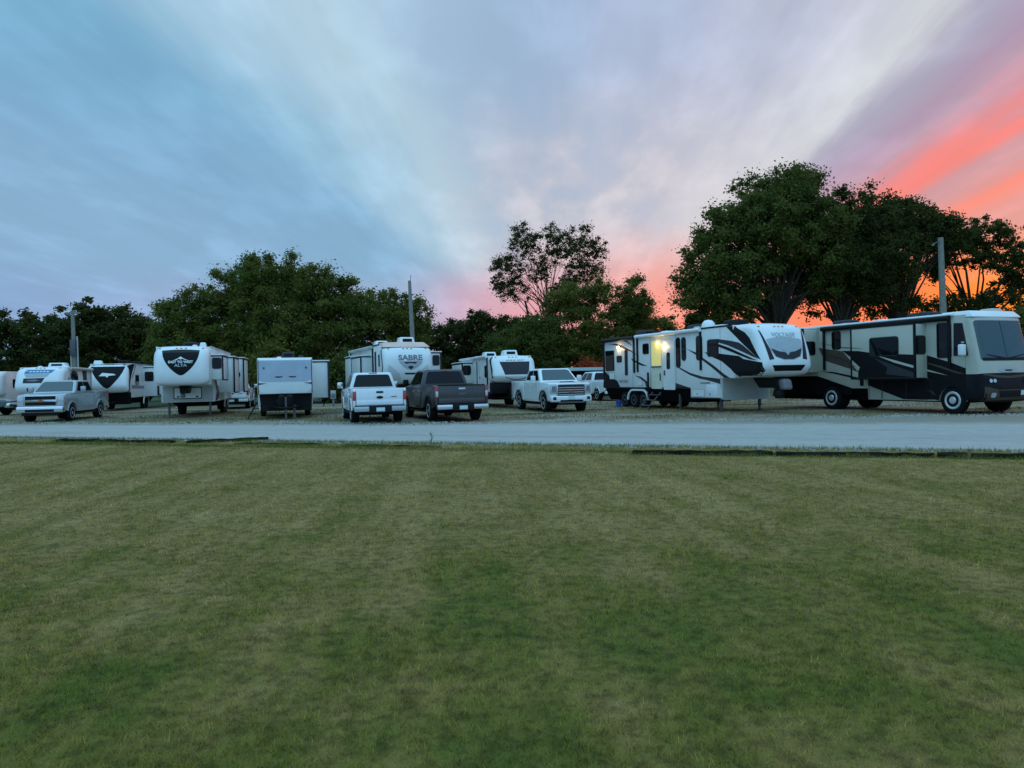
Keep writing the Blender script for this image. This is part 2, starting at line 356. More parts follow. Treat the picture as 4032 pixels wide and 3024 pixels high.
# grass blades of the mown lawn: one mass of real blades, thinning with distance
def blades(name, xs, ys, z0, hgt, wid, m, seed, label):
    r = np.random.default_rng(seed); n = len(xs); a = r.uniform(0, 2*np.pi, n); lean = r.normal(0, .55, (n, 2))*hgt[:, None]
    w = wid/2; base = np.stack([xs, ys, np.full(n, z0)], 1); dx = np.stack([np.cos(a)*w, np.sin(a)*w, np.zeros(n)], 1)
    tip = base+np.stack([lean[:, 0], lean[:, 1], hgt], 1)
    v = np.empty((n, 3, 3)); v[:, 0] = base-dx; v[:, 1] = base+dx; v[:, 2] = tip
    me = bpy.data.meshes.new(name); me.vertices.add(n*3); me.vertices.foreach_set('co', v.ravel())
    me.loops.add(n*3); me.loops.foreach_set('vertex_index', np.arange(n*3)); me.polygons.add(n)
    me.polygons.foreach_set('loop_start', np.arange(n)*3); me.update(calc_edges=True)
    o = link(name, me, m); return tag(o, label, 'grass', kind='stuff')
def blademat(name, colf):
    m = bpy.data.materials.new(name); m.use_nodes = True; nt = NT(m.node_tree); m.node_tree.nodes.clear()
    gn = nt.n('ShaderNodeNewGeometry'); c = colf(nt, gn.outputs['Position'])
    hs = nt.n('ShaderNodeHueSaturation', {'Color': c, 'Value': nt.m('ADD', .6, nt.m('MULTIPLY', gn.outputs['Random Per Island'], .85))})
    df = nt.n('ShaderNodeBsdfDiffuse', {'Color': hs.outputs[0]}); tl = nt.n('ShaderNodeBsdfTranslucent', {'Color': hs.outputs[0]})
    mx = nt.n('ShaderNodeMixShader', {0: .3, 1: df.outputs[0], 2: tl.outputs[0]}); nt.n('ShaderNodeOutputMaterial', {0: mx.outputs[0]}); return m
nr = np.random.default_rng(3)
N = 330000
yy = 2.0*np.exp(nr.uniform(0, math.log(13.5), N)); xx = nr.uniform(-1, 1, N)*(.76*yy+1.4)
en = np.array([17.75-.395*q+.12*math.sin(q*1.7)+.09*math.sin(q*4.3+1) for q in xx]); k = yy < en+.12; xx, yy = xx[k], yy[k]
n = len(xx); hh = nr.uniform(.018, .042, n)*(1+.25*np.sin(xx*3.1)*np.sin(yy*2.7)); ww = .0045*(yy/3)**.75*nr.uniform(.7, 1.4, n)
blades('grass', xx, yy, .02, hh, ww, blademat('lawn blades', lambda nt, p: lawn_colour(nt, p, 1.42)[0]), 5, 'short mown lawn, green with brown and tan dry streaks')
# taller unmown fringe along the timbers and the road edge
N = 26000; xx = nr.uniform(-20, 13, N)**1; off = nr.choice([0, 1], N, p=[.45, .55])
yy = np.where(off == 0, 17.75-.395*xx+nr.normal(0, .16, N), 16.35-.37*xx+nr.normal(-.05, .16, N)); hh = nr.uniform(.03, .09, N)*np.clip(nr.normal(1, .25, N), .5, 1.6)
def fringe(nt, p):
    return nt.mix(nt.ss(nt.noise(p, .8, 3), .35, .65), (.13, .16, .035), (.24, .21, .07))
blades('tall_grass', xx, yy, .015, hh, nr.uniform(.010, .020, N), blademat('fringe blades', fringe), 6, 'longer grass fringe along the timbers and gravel edge')
tp = []
for a_, b_ in [((-13.35, 21.95), (-9.3, 20.5)), ((-8.85, 20.3), (-6.85, 20.98)), ((-7.2, 19.7), (-1.7, 17.45)), ((2.4, 15.1), (12.7, 11.75))]:
    q_ = int(700*math.hypot(b_[0]-a_[0], b_[1]-a_[1])); f_ = nr.uniform(0, 1, q_); sd = np.where(nr.uniform(0, 1, q_) < .72, nr.normal(-.17, .05, q_), nr.normal(.15, .05, q_)); tp.append(np.stack([a_[0]+(b_[0]-a_[0])*f_+sd*.35, a_[1]+(b_[1]-a_[1])*f_+sd], 1))
tp = np.concatenate(tp); hn = nr.uniform(.03, .11, len(tp))*(.55+.45*np.sin(tp[:, 0]*5.3)*np.sin(tp[:, 0]*2.1+1)+.2)
blades('edging_grass', tp[:, 0], tp[:, 1], .015, np.clip(hn, .02, .12), nr.uniform(.008, .016, len(tp)), blademat('edging blades', fringe), 9, 'unmown grass growing up against the timber ties')
# loose stones along both ragged gravel edges
q_ = 5200; sx_ = nr.uniform(-26, 20, q_); sy_ = np.array([(edge_near(a)+abs(nr.normal(0, .28))*-.55+.1) if i % 2 else (edge_far(a)+nr.normal(.1, .45)) for i, a in enumerate(sx_)])
sr = nr.uniform(.012, .045, q_); base_ = np.array([(1, 0, -.35), (-.5, .87, -.35), (-.5, -.87, -.35), (.1, .1, .75)]); ang_ = nr.uniform(0, 6.28, q_); ca, sa = np.cos(ang_), np.sin(ang_)
vv = np.empty((q_, 4, 3))
for j in range(4): vv[:, j, 0] = sx_+(base_[j, 0]*ca-base_[j, 1]*sa)*sr*1.3; vv[:, j, 1] = sy_+(base_[j, 0]*sa+base_[j, 1]*ca)*sr; vv[:, j, 2] = .03+base_[j, 2]*sr
ff = np.concatenate([np.arange(q_)[:, None]*4+np.array(f) for f in ((0, 1, 3), (1, 2, 3), (2, 0, 3), (0, 2, 1))])
me_ = bpy.data.meshes.new('gravel'); me_.from_pydata(vv.reshape(-1, 3).tolist(), [], ff.tolist()); me_.update()
tag(link('gravel', me_, mat('pale limestone', (.40, .38, .35), .95, var=.3, scale=3, spec=.1)), 'loose pale stones scattered along the gravel road edges', 'gravel', kind='stuff')
# weeds and dry grass of the lot
N = 60000; cl = []
for i in range(230):
    cx_ = nr.uniform(-27, 20); cy_ = nr.uniform(26, 46)
    if cy_ < edge_far(cx_)-.25: continue
    s_ = nr.uniform(.25, .9); q = int(40+150*s_); cl.append(np.stack([nr.normal(cx_, s_*1.7, q), nr.normal(cy_, s_*.6, q)], 1))
pts = np.concatenate(cl); n = len(pts)
def weedc(nt, p):
    return nt.mix(nt.ss(nt.noise(p, .35, 4), .42, .58), (.13, .135, .042), (.29, .215, .11))
blades('weeds', pts[:, 0], pts[:, 1], 0, nr.uniform(.03, .11, n), nr.uniform(.02, .035, n), blademat('weed blades', weedc), 8, 'patchy dry weeds growing through the gravel lot')

# ------------------------------------------------------------------ trees
def leaves(name, centers, rads, per, size, m, parent, seed, flat=.75):
    r = np.random.default_rng(seed); c = np.repeat(centers, per, 0); rr = np.repeat(rads, per)
    dv = r.normal(0, 1, (len(c), 3)); dv /= np.linalg.norm(dv, axis=1)[:, None]
    q = c+dv*(rr*np.minimum(np.abs(r.normal(0, .72, len(c))), r.uniform(1.15, 1.7, len(c))))[:, None]*np.array([1, 1, flat])
    q[:, 2] = np.maximum(q[:, 2], .15)
    a = r.normal(0, 1, (len(q), 3)); a[:, 2] *= .7; a /= np.linalg.norm(a, axis=1)[:, None]
    b = np.cross(a, r.normal(0, 1, (len(q), 3))); b /= np.linalg.norm(b, axis=1)[:, None]
    s = size*r.uniform(.6, 1.35, len(q))[:, None]; a = a*s*.62; b = b*s*.36
    n = len(q); v = np.empty((n, 4, 3)); v[:, 0] = q-a; v[:, 1] = q+b; v[:, 2] = q+a; v[:, 3] = q-b
    me = bpy.data.meshes.new(name); me.vertices.add(n*4); me.vertices.foreach_set('co', v.ravel())
    me.loops.add(n*4); me.loops.foreach_set('vertex_index', np.arange(n*4)); me.polygons.add(n)
    me.polygons.foreach_set('loop_start', np.arange(n)*4); me.update(calc_edges=True)
    return link(name, me, m, parent)
def tree(name, label, x, y, blobs, m, n_clump, per, size, trunk_h, trunk_r, seed, cat='tree', group=None, lean=(0, 0), limbs=16, clump=(.5, 1.1), gap=0.0, stems=1):
    """blobs: (dx, dy, z, rx, ry, rz) crown lobes relative to the foot of the trunk"""
    r = np.random.default_rng(seed); th = thing(name, (x, y), 0, label, cat, group)
    n_clump = int(n_clump*1.15); vol = np.array([b[3]*b[4]*b[5] for b in blobs])**.8; cnt = np.maximum(3, (n_clump*vol/vol.sum()).astype(int)); C, S = [], []
    for b, k in zip(blobs, cnt):
        dv = r.normal(0, 1, (k, 3)); dv /= np.linalg.norm(dv, axis=1)[:, None]; rad = r.uniform(0, 1, k)**(.42)
        C.append(np.array(b[:3])+dv*rad[:, None]*np.array(b[3:])); S.append(r.uniform(*clump, k)*(1.12-.45*rad))
    C, S = np.concatenate(C), np.concatenate(S); C[:, 2] = np.maximum(C[:, 2], .5)
    leaves('crown', C, S, int(per*1.5), size*.78, m, th, seed+1)
    bm = bmesh.new(); tips = C[r.choice(len(C), min(limbs, len(C)), replace=False)]
    for sidx in range(stems):
        ox, oy = (0, 0) if stems == 1 else (r.normal(0, .35), r.normal(0, .3))
        top = Vector((ox+lean[0]+(0 if stems == 1 else r.normal(0, .8)), oy+lean[1], trunk_h))
        add_tube(bm, [(ox, oy, -.1), (ox*1.02, oy, .4), tuple(Vector((ox, oy, 0)).lerp(top, .5)+Vector((r.normal(0, .12), r.normal(0, .12), 0))), tuple(top)], [trunk_r*1.45, trunk_r*1.05, trunk_r*.85, trunk_r*.66], 8)
    bm_obj('trunk', bm, BARK, th, smooth=True)
    bm = bmesh.new()
    for p in tips:
        p = Vector(p); a = Vector((lean[0], lean[1], 0))*(.6+.4*r.random())+Vector((0, 0, trunk_h*r.uniform(.55, 1.0))); a.x *= a.z/trunk_h; a.y *= a.z/trunk_h
        mid = a.lerp(p, .5)+Vector((r.normal(0, .3), r.normal(0, .3), .12*(p-a).length))
        rr0 = trunk_r*r.uniform(.28, .5)
        add_tube(bm, [a, a.lerp(mid, .5)+Vector((0, 0, .05)), mid, p], [rr0, rr0*.75, rr0*.5, rr0*.16], 5)
    bm_obj('limbs', bm, BARK, th, smooth=True)
    return th
def rb(r, n, w, dth, z0, z1, s0, s1):
    return [(r.uniform(-w, w), r.uniform(-dth, dth), r.uniform(z0, z1), s, s*.9, s*.8) for s in [r.uniform(s0, s1) for _ in range(n)]]
r_ = random.Random(11)
# wooded edge behind the first trailers
tree('broadleaf_tree', 'dark tree beyond the parked grey car at the lot edge', -47, 74, [(0, 0, 5, 5, 4, 4.4), (-2, 0, 7.2, 2.6, 2.4, 2), (2.5, 0, 6.4, 2.4, 2.4, 2.2)], LEAF_DARK, 150, 130, .34, 4, .25, 21, group='trees along the back of the lot')
tree('broadleaf_tree', 'dark tree with a knobbly top behind the conduit pole', -45.2+3.4, 73, [(0, 0, 5.2, 4.6, 4, 4.6), (.8, 0, 8.6, 1.8, 1.6, 1.6), (-1.6, 0, 7.6, 2, 2, 1.7), (3, 0, 6.8, 2, 2, 2)], LEAF_DARK, 160, 130, .33, 4, .25, 22, group='trees along the back of the lot')
tree('broadleaf_tree', 'dark tree with two spiky shoots beside the conduit pole', -38.3, 75, [(0, 0, 5, 3.2, 3, 4.4), (-.6, 0, 8.2, 1.5, 1.3, 1.6), (1.0, 0, 8.8, .5, .5, 1.5), (1.2, 0, 7, 1.6, 1.5, 1.6)], LEAF_DARK, 120, 130, .32, 4, .22, 23, group='trees along the back of the lot')
tree('broadleaf_tree', 'low thin bluish tree filling the dip in the tree line', -35.0, 80, [(0, 0, 3.5, 3.2, 3, 3.4), (.9, 0, 6.4, 1.5, 1.5, 1.7)], LEAF_DARK, 70, 90, .30, 3, .2, 24, group='trees along the back of the lot')
cl = 'trees of the tall olive thicket'
tree('broadleaf_tree', 'outermost stepped shoulder of the olive thicket behind the shield-fronted trailer', -27.0, 62, [(0, 0, 4, 3.4, 3.5, 4), (-1.1, 0, 7.2, 1.6, 1.6, 1.6), (1.4, 0, 8.0, 2.0, 2, 1.8)], LEAF_OLIVE, 240, 150, .21, 4, .25, 31, group=cl)
tree('broadleaf_tree', 'olive tree with feathery bare-tipped top over the white gooseneck trailer', -22.6, 63, [(0, 0, 4.6, 3.8, 4, 4.6), (-.8, 0, 9.2, 2.2, 2, 2.0), (1.6, 0, 9.4, 2.4, 2, 1.9), (.4, .5, 11.2, 1.2, 1.2, 1.0), (-1.9, 0, 11.1, .35, .35, .6), (1.0, 0, 12.0, .35, .3, .5), (2.6, 0, 11.2, .4, .4, .5)], LEAF_OLIVE, 330, 150, .20, 5, .28, 32, group=cl)
tree('broadleaf_tree', 'highest olive tree of the thicket, rising above the grey-fronted trailer', -19.0, 61, [(0, 0, 5, 4.4, 4, 5), (-1.2, 0, 9.5, 2.0, 2, 1.7), (.7, .3, 10.3, 1.5, 1.5, 1.2), (2.2, 0, 9.2, 2.2, 2, 2), (-.6, 0, 11.6, .35, .35, .6), (1.2, 0, 11.7, .4, .35, .5), (3.0, 0, 11.0, .4, .4, .5), (-2.2, 0, 11.0, .3, .3, .5)], LEAF_OLIVE, 380, 150, .20, 5, .3, 33, group=cl)
tree('broadleaf_tree', 'rounded olive tree on the thicket slope beside the highest one', -15.2, 61, [(0, 0, 4.6, 3.9, 3.6, 4.6), (-.6, 0, 8.6, 2.4, 2.2, 2.2), (1.3, .6, 8.2, 1.9, 2, 1.9), (.4, 0, 10.6, .35, .35, .5), (2.2, 0, 9.9, .35, .35, .5)], LEAF_OLIVE, 300, 150, .20, 4.5, .26, 34, group=cl)
tree('broadleaf_tree', 'smooth rounded olive tree behind the bare pole', -10.4, 62, [(0, 0, 4, 3.7, 3.4, 4.2), (-.8, 0, 7.6, 2.6, 2.4, 2.0), (1.6, 0, 6.8, 2.2, 2, 2.0)], LEAF_OLIVE, 280, 150, .20, 4, .25, 35, group=cl)
tree('bush', 'bushy yellow-green sapling low in front of the thicket', -18.0, 56.5, [(0, 0, 2.4, 1.7, 1.4, 2.3), (.5, 0, 4.2, .8, .8, .9)], LEAF_LIGHT, 50, 120, .22, 1.6, .1, 36, 'bush')
tree('bush', 'dark bush below the thicket between two white trailers', -12.6, 57, [(0, 0, 2.0, 2.6, 1.6, 2.2)], LEAF_GREEN, 60, 130, .24, 1.2, .1, 37, 'bush')
# far dark tree line in the middle
for i, (px, yy_, h_, lb) in enumerate([(-8.6, 90, 9.6, 'far dark tree at the thicket end of the low tree line'), (-4.8, 92, 10.0, 'far dark tree with a ragged top in the low tree line'), (-.8, 90, 10.4, 'far dark tree next to the leggy tree with thin leaves')]):
    tree('broadleaf_tree', lb, px, yy_, [(0, 0, h_*.45, 4.4, 3, h_*.45)]+rb(r_, 6, 3.8, 1.2, h_*.70, h_*.88, .9, 1.5), LEAF_DARK, 190, 130, .27, 4, .25, 41+i, group='low tree line in the middle')
tree('broadleaf_tree', 'tall thin-leaved tree with bare limbs showing against pink sky', 3.3, 76,
     [(-3.4, 0, 13.0, 1.9, 1.6, 2.3), (-1.6, .4, 15.6, 1.7, 1.6, 1.9), (-.1, 0, 12.6, 1.5, 1.4, 1.6), (1.2, .4, 15.2, 1.7, 1.5, 2.0), (3.5, 0, 14.6, 2.2, 1.8, 2.2), (3.8, .3, 12.0, 1.8, 1.6, 1.4), (-3.0, 0, 10.4, 2.0, 1.5, 1.2), (-4.6, 0, 11.2, 1.1, 1.1, .9), (2.0, 0, 10.6, 1.8, 1.5, 1.2), (5.6, 0, 14.2, 1.2, 1.1, 1.5), (5.2, 0, 12.4, 1.2, 1.1, 1.0), (-2.6, 0, 16.6, .7, .7, .9), (.9, 0, 16.8, .6, .6, .8), (4.4, 0, 16.4, .7, .7, .8)],
     LEAF_DARK, 420, 48, .19, 9.4, .15, 51, lean=(.6, 0), limbs=46, clump=(.45, .95), stems=3)
cg = 'bushy trees under the thin-leaved tree'
tree('broadleaf_tree', 'bushy yellow-green tree at the foot of the tall thin-leaved tree', 6.2, 69, [(0, 0, 4.2, 4.0, 3.4, 4.2), (-.8, 0, 8.4, 2.4, 2.2, 2.0), (1.6, 0, 9.2, 1.7, 1.6, 1.6)], LEAF_LIGHT, 280, 140, .21, 4, .25, 52, group=cg)
tree('broadleaf_tree', 'olive tree with a narrow pointed leader against salmon sky', 10.6, 70, [(0, 0, 4.2, 3.0, 3, 4.2), (.3, 0, 8.2, 1.9, 1.8, 1.9), (.9, 0, 10.6, .75, .7, 1.3), (1.6, 0, 8.6, 1.0, 1.0, .9)], LEAF_OLIVE, 230, 140, .21, 4, .22, 53, group=cg)
tree('broadleaf_tree', 'dark shrubby tree behind the small white trailer with the blind-covered window', 1.2, 66, [(0, 0, 3.4, 3.6, 2.6, 3.6), (1.5, 0, 5.6, 2.0, 1.8, 1.7)], LEAF_GREEN, 200, 140, .21, 3, .2, 54, group=cg)
tree('broadleaf_tree', 'low pale tree by the edge of the great spreading tree', 13.4, 73, [(0, 0, 3.8, 3.4, 2.6, 3.6), (-.6, 0, 6.8, 1.7, 1.5, 1.6), (1.6, 0, 6.2, 1.4, 1.3, 1.3)], LEAF_LIGHT, 150, 130, .21, 3, .2, 55, group=cg)
# the great trees over the motor coach
gg = 'great spreading trees behind the big rigs'
tree('broadleaf_tree', 'huge round-crowned tree, the tallest, rising behind the toy hauler', 18.6, 52,
     [(-3.2, 0, 9.2, 3.6, 3.4, 3.0), (-5.4, 0, 7.8, 2.2, 2.2, 2.1), (-.4, 0, 11.4, 3.8, 3.6, 3.4), (1.6, .5, 14.0, 2.2, 2.2, 1.9), (-1.0, 0, 13.6, 2.3, 2.2, 1.7), (-3.6, 0, 12.0, 2.2, 2.0, 1.5), (2.6, 0, 10.2, 3.0, 3.2, 3.2), (-3.2, -.5, 6.6, 2.6, 2.4, 1.4), (.6, 0, 15.1, 1.2, 1.2, 1.0), (2.6, 0, 14.8, 1.0, 1.0, 1.0), (-4.4, 0, 6.2, 1.8, 1.6, .8), (3.0, 0, 7.4, 1.6, 1.6, .8)],
     LEAF_GREEN, 620, 120, .21, 6.2, .42, 61, limbs=60, lean=(-.2, 0), group=gg)
tree('broadleaf_tree', 'wide dark tree with spiky top shoots behind the coach roof', 23.4, 53,
     [(0, 0, 9.6, 3.6, 3.4, 3.0), (-1.8, 0, 11.8, 2.6, 2.2, 2.0), (1.6, 0, 12.2, 2.5, 2.2, 1.9), (.4, 0, 13.9, .6, .6, 1.2), (-.9, 0, 13.7, .5, .5, 1.1), (2.2, 0, 13.8, .5, .5, 1.0), (2.6, 0, 9.0, 2.6, 2.6, 2.6), (-2.2, 0, 7.6, 2.0, 2.0, 1.4), (1.6, 0, 7.2, 1.6, 1.6, .8), (-1.4, .4, 5.6, .8, .8, .5)],
     LEAF_DARK, 420, 115, .21, 6.5, .36, 62, limbs=36, group=gg)
tree('broadleaf_tree', 'dark windswept tree reaching over the pole with the lamp arm', 28.2, 54.5,
     [(-1.4, 0, 9.8, 3.0, 2.8, 3.0), (.8, 0, 12.0, 2.9, 2.4, 1.9), (2.8, 0, 11.4, 2.2, 1.8, 1.5), (-1.0, 0, 13.3, 1.4, 1.3, 1.1), (1.6, 0, 13.4, .7, .7, .9), (3.9, 0, 11.2, 1.5, 1.3, 1.0), (3.4, 0, 12.2, 1.0, .9, .8), (-1.8, 0, 7.0, 2.2, 2.0, 1.6), (.6, 0, 6.6, 1.2, 1.2, .7)],
     LEAF_DARK, 350, 110, .21, 6.2, .34, 63, limbs=34, group=gg)
tree('broadleaf_tree', 'open-branched tree with orange sunset burning through it', 35.2, 57,
     [(-1.4, 0, 10.6, 2.8, 2.2, 1.5), (1.6, 0, 11.4, 3.2, 2.4, 1.7), (-2.8, 0, 9.4, 1.9, 1.6, 1.1), (2.4, 0, 9.6, 2.4, 2.0, 1.0), (.8, 0, 6.2, 2.8, 2.4, 1.3), (-2.2, 0, 6.4, 2.0, 1.8, 1.1), (3.6, 0, 8.6, 2.4, 2.2, 2.2)],
     LEAF_DARK, 260, 100, .2, 6, .3, 64, limbs=22, clump=(.4, .8), group=gg)
tree('bush', 'dark round bush under the huge round-crowned tree', 13.7, 55, [(0, 0, 3.0, 2.4, 2.0, 3.2), (.8, 0, 5.0, 1.7, 1.6, 1.4)], LEAF_DARK, 90, 130, .25, 2, .15, 65, 'bush')
tree('bush', 'green bush at the foot of the lamp pole', 33.5, 52, [(0, 0, 3.4, 3.0, 2.0, 2.6), (1.6, 0, 4.6, 1.6, 1.4, 1.2)], LEAF_GREEN, 90, 130, .25, 2, .15, 66, 'bush')
tree('red_shrub', 'rust red shrub beyond the low grey carport roof', 6.4, 58, [(-.2, 0, 2.0, 1.6, .8, .9), (-1.5, 0, 1.2, .8, .6, .8)], LEAF_RED, 40, 120, .18, 1.0, .06, 67, 'shrub')
# woods far behind, one mass
wc = [];
for i in range(520):
    q = rng.uniform(-110, 120); yb = rng.uniform(108, 128); wc.append((q, yb, rng.uniform(.4, 5.6+1.6*math.sin(q*.13)+.9*math.sin(q*.41))))
wd = leaves('far_woods', np.array(wc), np.array([rng.uniform(1.2, 2.4) for _ in wc]), 60, .75, LEAF_DARK, None, 77)
tag(wd, 'far low woods closing the horizon behind the lot', 'woods', kind='stuff')

# ------------------------------------------------------------------ poles, timbers, small things
p = thing('utility_pole', (-32.0, 55), 0, 'grey wooden pole with conduit pipes and boxes on its lower half', 'pole', 'wooden poles of the campground')
tube('shaft', [(0, 0, -.1), (-.06, 0, 3.6), (-.13, 0, 7.25)], [.17, .15, .12], WOODP, p, 12)
for dx in (-.26, .24): tube('conduit', [(dx, -.08, 0), (dx, -.08, 2.9+dx), (dx*.9-.02, -.05, 5.2+.6*dx)], .055, LGREY, p, 8)
box('meter_box', (-.2, -.34, 3.9), (.2, -.17, 5.1), STEEL, p, .02)
box('crossarm', (-.62, -.09, 7.0), (.45, .03, 7.13), WOODP, p, .01)
p = thing('utility_pole', (-6.55, 50), 0, 'tall bare leaning pole behind the trailer lettered on its nose', 'pole', 'wooden poles of the campground')
tube('shaft', [(0, 0, -.1), (-.02, 0, 4.2), (-.14, 0, 8.25)], [.19, .16, .105], WOODP, p, 12)
tube('rod', [(-.07, 0, 8.2), (-.05, 0, 8.62)], .02, STEEL, p, 6)
p = thing('utility_pole', (26.0, 45), 0, 'grey pole with a short lamp arm behind the motor coach', 'pole', 'wooden poles of the campground')
tube('shaft', [(0, 0, -.1), (-.03, 0, 4.8), (-.12, 0, 9.5)], [.22, .19, .15], WOODP, p, 12)
tube('lamp_arm', [(-.1, -.05, 9.25), (-.4, -.1, 9.2), (-.62, -.12, 9.1)], .035, STEEL, p, 8)
lathe('lamp_head', [(.04, .08), (.09, .03), (.10, -.05), (.02, -.06)], 'z', (-.64, -.12, 9.05), STEEL, p, 12)
ties = [((-13.35, 21.95), (-11.0, 21.1), 'old dark timber tie opposite the silver pickup'), ((-10.95, 21.0), (-9.3, 20.5), 'short dark timber tie ending at the gap in the edging'),
        ((-8.85, 20.3), (-6.85, 20.98), 'dark timber tie lying askew across the edging line, one end on the gravel'), ((-7.2, 19.7), (-4.85, 18.85), 'half-sunk timber tie just past the askew one'),
        ((-4.2, 18.5), (-1.7, 17.45), 'almost buried timber tie with a tall weed beside it'), ((2.4, 15.1), (4.95, 14.3), 'first black timber tie of the long straight run'),
        ((5.0, 14.25), (7.55, 13.45), 'second black timber tie of the long straight run, by the stake'), ((7.6, 13.4), (10.15, 12.6), 'third black timber tie of the long straight run'), ((10.2, 12.55), (12.7, 11.75), 'last black timber tie of the long straight run')]
for i, (a, b, lb) in enumerate(ties):
    a, b = Vector(a), Vector(b); L = (b-a).length; o = None; bm = bmesh.new()
    add_box(bm, (-L/2, -.1, -.06), (L/2, .1, .085 if i not in (3, 4) else .035))
    bmesh.ops.subdivide_edges(bm, edges=[e for e in bm.edges if e.calc_length() > 1], cuts=11)
    for v in bm.verts: v.co += Vector((0, rng.uniform(-.014, .014), rng.uniform(-.02, .016)))
    o = bm_obj('timber_tie', bm, TIE, None, .018, 2)
    o.location = ((a.x+b.x)/2, (a.y+b.y)/2, .02); o.rotation_euler = (R(rng.uniform(-4, 4)), 0, math.atan2(b.y-a.y, b.x-a.x))
    tag(o, lb, 'timber', 'timber ties edging the lawn')
st = box('wooden_stake', (-.02, -.02, -.05), (.02, .02, .19), STAKE, None, .006); st.location = (7.9, 13.0, .02); st.rotation_euler = (R(3), R(4), 0); tag(st, 'short brown stake standing in front of the timber run', 'stake')
wp = thing('weed', (-2.0, 18.3), 0, 'single tall weed standing on the gravel edge', 'weed')
bm = bmesh.new()
for k_ in range(9):
    a_ = k_*2.4; q = Vector((.05*math.cos(a_), .05*math.sin(a_), .08+.03*k_)); s_ = Vector((math.cos(a_+1.5), math.sin(a_+1.5), 0))*.014
    vs = [bm.verts.new(c_) for c_ in (Vector((0, 0, q.z-.05)), q-s_, q*1.9+Vector((0, 0, -q.z*.9+.05)), q+s_)]; bm.faces.new(vs)
link_me = bpy.data.meshes.new('leaf_blades'); bm.to_mesh(link_me); bm.free(); link('leaf_blades', link_me, LEAF_LIGHT, wp)
tube('stalk', [(0, 0, 0), (.01, 0, .2), (.0, 0, .36)], [.008, .006, .003], LEAF_LIGHT, wp, 5)

# ------------------------------------------------------------------ vehicle parts
def hexa(name, b, tp, m, parent, bevel=0.0, segs=2):
    """b, tp: (x0,y0,x1,y1,z) lower and upper rectangles"""
    bm = bmesh.new()
    lo = [bm.verts.new(p) for p in ((b[0], b[1], b[4]), (b[2], b[1], b[4]), (b[2], b[3], b[4]), (b[0], b[3], b[4]))]
    hi = [bm.verts.new(p) for p in ((tp[0], tp[1], tp[4]), (tp[2], tp[1], tp[4]), (tp[2], tp[3], tp[4]), (tp[0], tp[3], tp[4]))]
    bm.faces.new(lo[::-1]); bm.faces.new(hi)
    for i in range(4): bm.faces.new((lo[i], lo[(i+1) % 4], hi[(i+1) % 4], hi[i]))
    return bm_obj(name, bm, m, parent, bevel, segs)
_wheel_me = {}
def wheel(parent, x, y, r, w, side, rim=ALLOY, rr=.62, disc=False):
    key = (r, w, side, rim.name, rr, disc)
    if key not in _wheel_me:
        bm = bmesh.new(); h = w/2
        add_lathe(bm, [(r*.55, -h), (r*.86, -h), (r*.95, -h*.88), (r, -h*.6), (r, h*.6), (r*.95, h*.88), (r*.86, h), (r*.55, h)], 'x', (0, 0, 0), 26)
        ty = bm_obj('wheel', bm, RUB, None, smooth=True); me1 = ty.data; bpy.data.objects.remove(ty)
        bm = bmesh.new(); q = r*rr
        if disc: add_lathe(bm, [(q, side*h*.7), (q, side*h*1.0), (q*.92, side*h*1.12), (q*.7, side*h*.98), (q*.42, side*h*1.0), (q*.34, side*h*1.25), (.001, side*h*1.3)], 'x', (0, 0, 0), 24)
        else: add_lathe(bm, [(q, side*h*.7), (q, side*h*1.03), (q*.88, side*h*1.06), (q*.8, side*h*.75), (q*.3, side*h*.7), (q*.26, side*h*1.0), (.001, side*h*1.02)], 'x', (0, 0, 0), 20)
        for k in range(0 if disc else 6):
            a = k*math.pi/3; c, s = math.cos(a), math.sin(a); pw = q*.13
            pts = [(c*q*.2-s*pw, s*q*.2+c*pw), (c*q*.2+s*pw, s*q*.2-c*pw), (c*q*.86+s*pw, s*q*.86-c*pw), (c*q*.86-s*pw, s*q*.86+c*pw)]
            vs = [bm.verts.new((side*h*.98, *p)) for p in pts]; vs2 = [bm.verts.new((side*h*.72, *p)) for p in pts]
            bm.faces.new(vs)
            for i in range(4): bm.faces.new((vs[i], vs2[i], vs2[(i+1) % 4], vs[(i+1) % 4]))
        ri = bm_obj('rim', bm, rim, None, smooth=False); me2 = ri.data; bpy.data.objects.remove(ri)
        _wheel_me[key] = (me1, me2)
    me1, me2 = _wheel_me[key]
    o = bpy.data.objects.new('wheel', me1); COL.objects.link(o); o.parent = parent; o.location = (x, y, r-.012); o.rotation_euler = (rng.uniform(0, 6), 0, 0)
    c = bpy.data.objects.new('rim', me2); COL.objects.link(c); c.parent = o
    return o
def win_side(th, side, hw, y0, z0, y1, z1, r=.08, name='window', fr=.035, glass=None):
    x = side*hw; y0, y1 = min(y0, y1), max(y0, y1); z0, z1 = min(z0, z1), max(z0, z1)
    w = prism(name, rrect(y0, z0, y1, z1, r), 'x', x, x+side*.034, glass or GLASS, th)
    prism('window_frame', rrect(y0-fr, z0-fr, y1+fr, z1+fr, r+fr), 'x', x-side*.01, x+side*.022, FRAME, w)
    return w
def win_front(th, yf, x0, z0, x1, z1, r=.08, name='window', fr=.035, glass=None):
    w = prism(name, rrect(x0, z0, x1, z1, r), 'y', yf, yf-.034, glass or GLASS, th)
    prism('window_frame', rrect(x0-fr, z0-fr, x1+fr, z1+fr, r+fr), 'y', yf+.01, yf-.022, FRAME, w); return w
def decal(th, side, hw, pts, m, name='stripe', lay=0, smooth=0):
    if smooth: pts = spline(list(pts)+[pts[0]], smooth)[:-1]
    x = side*hw; return prism(name, pts, 'x', x-side*.004, x+side*(.006+.004*lay), m, th)
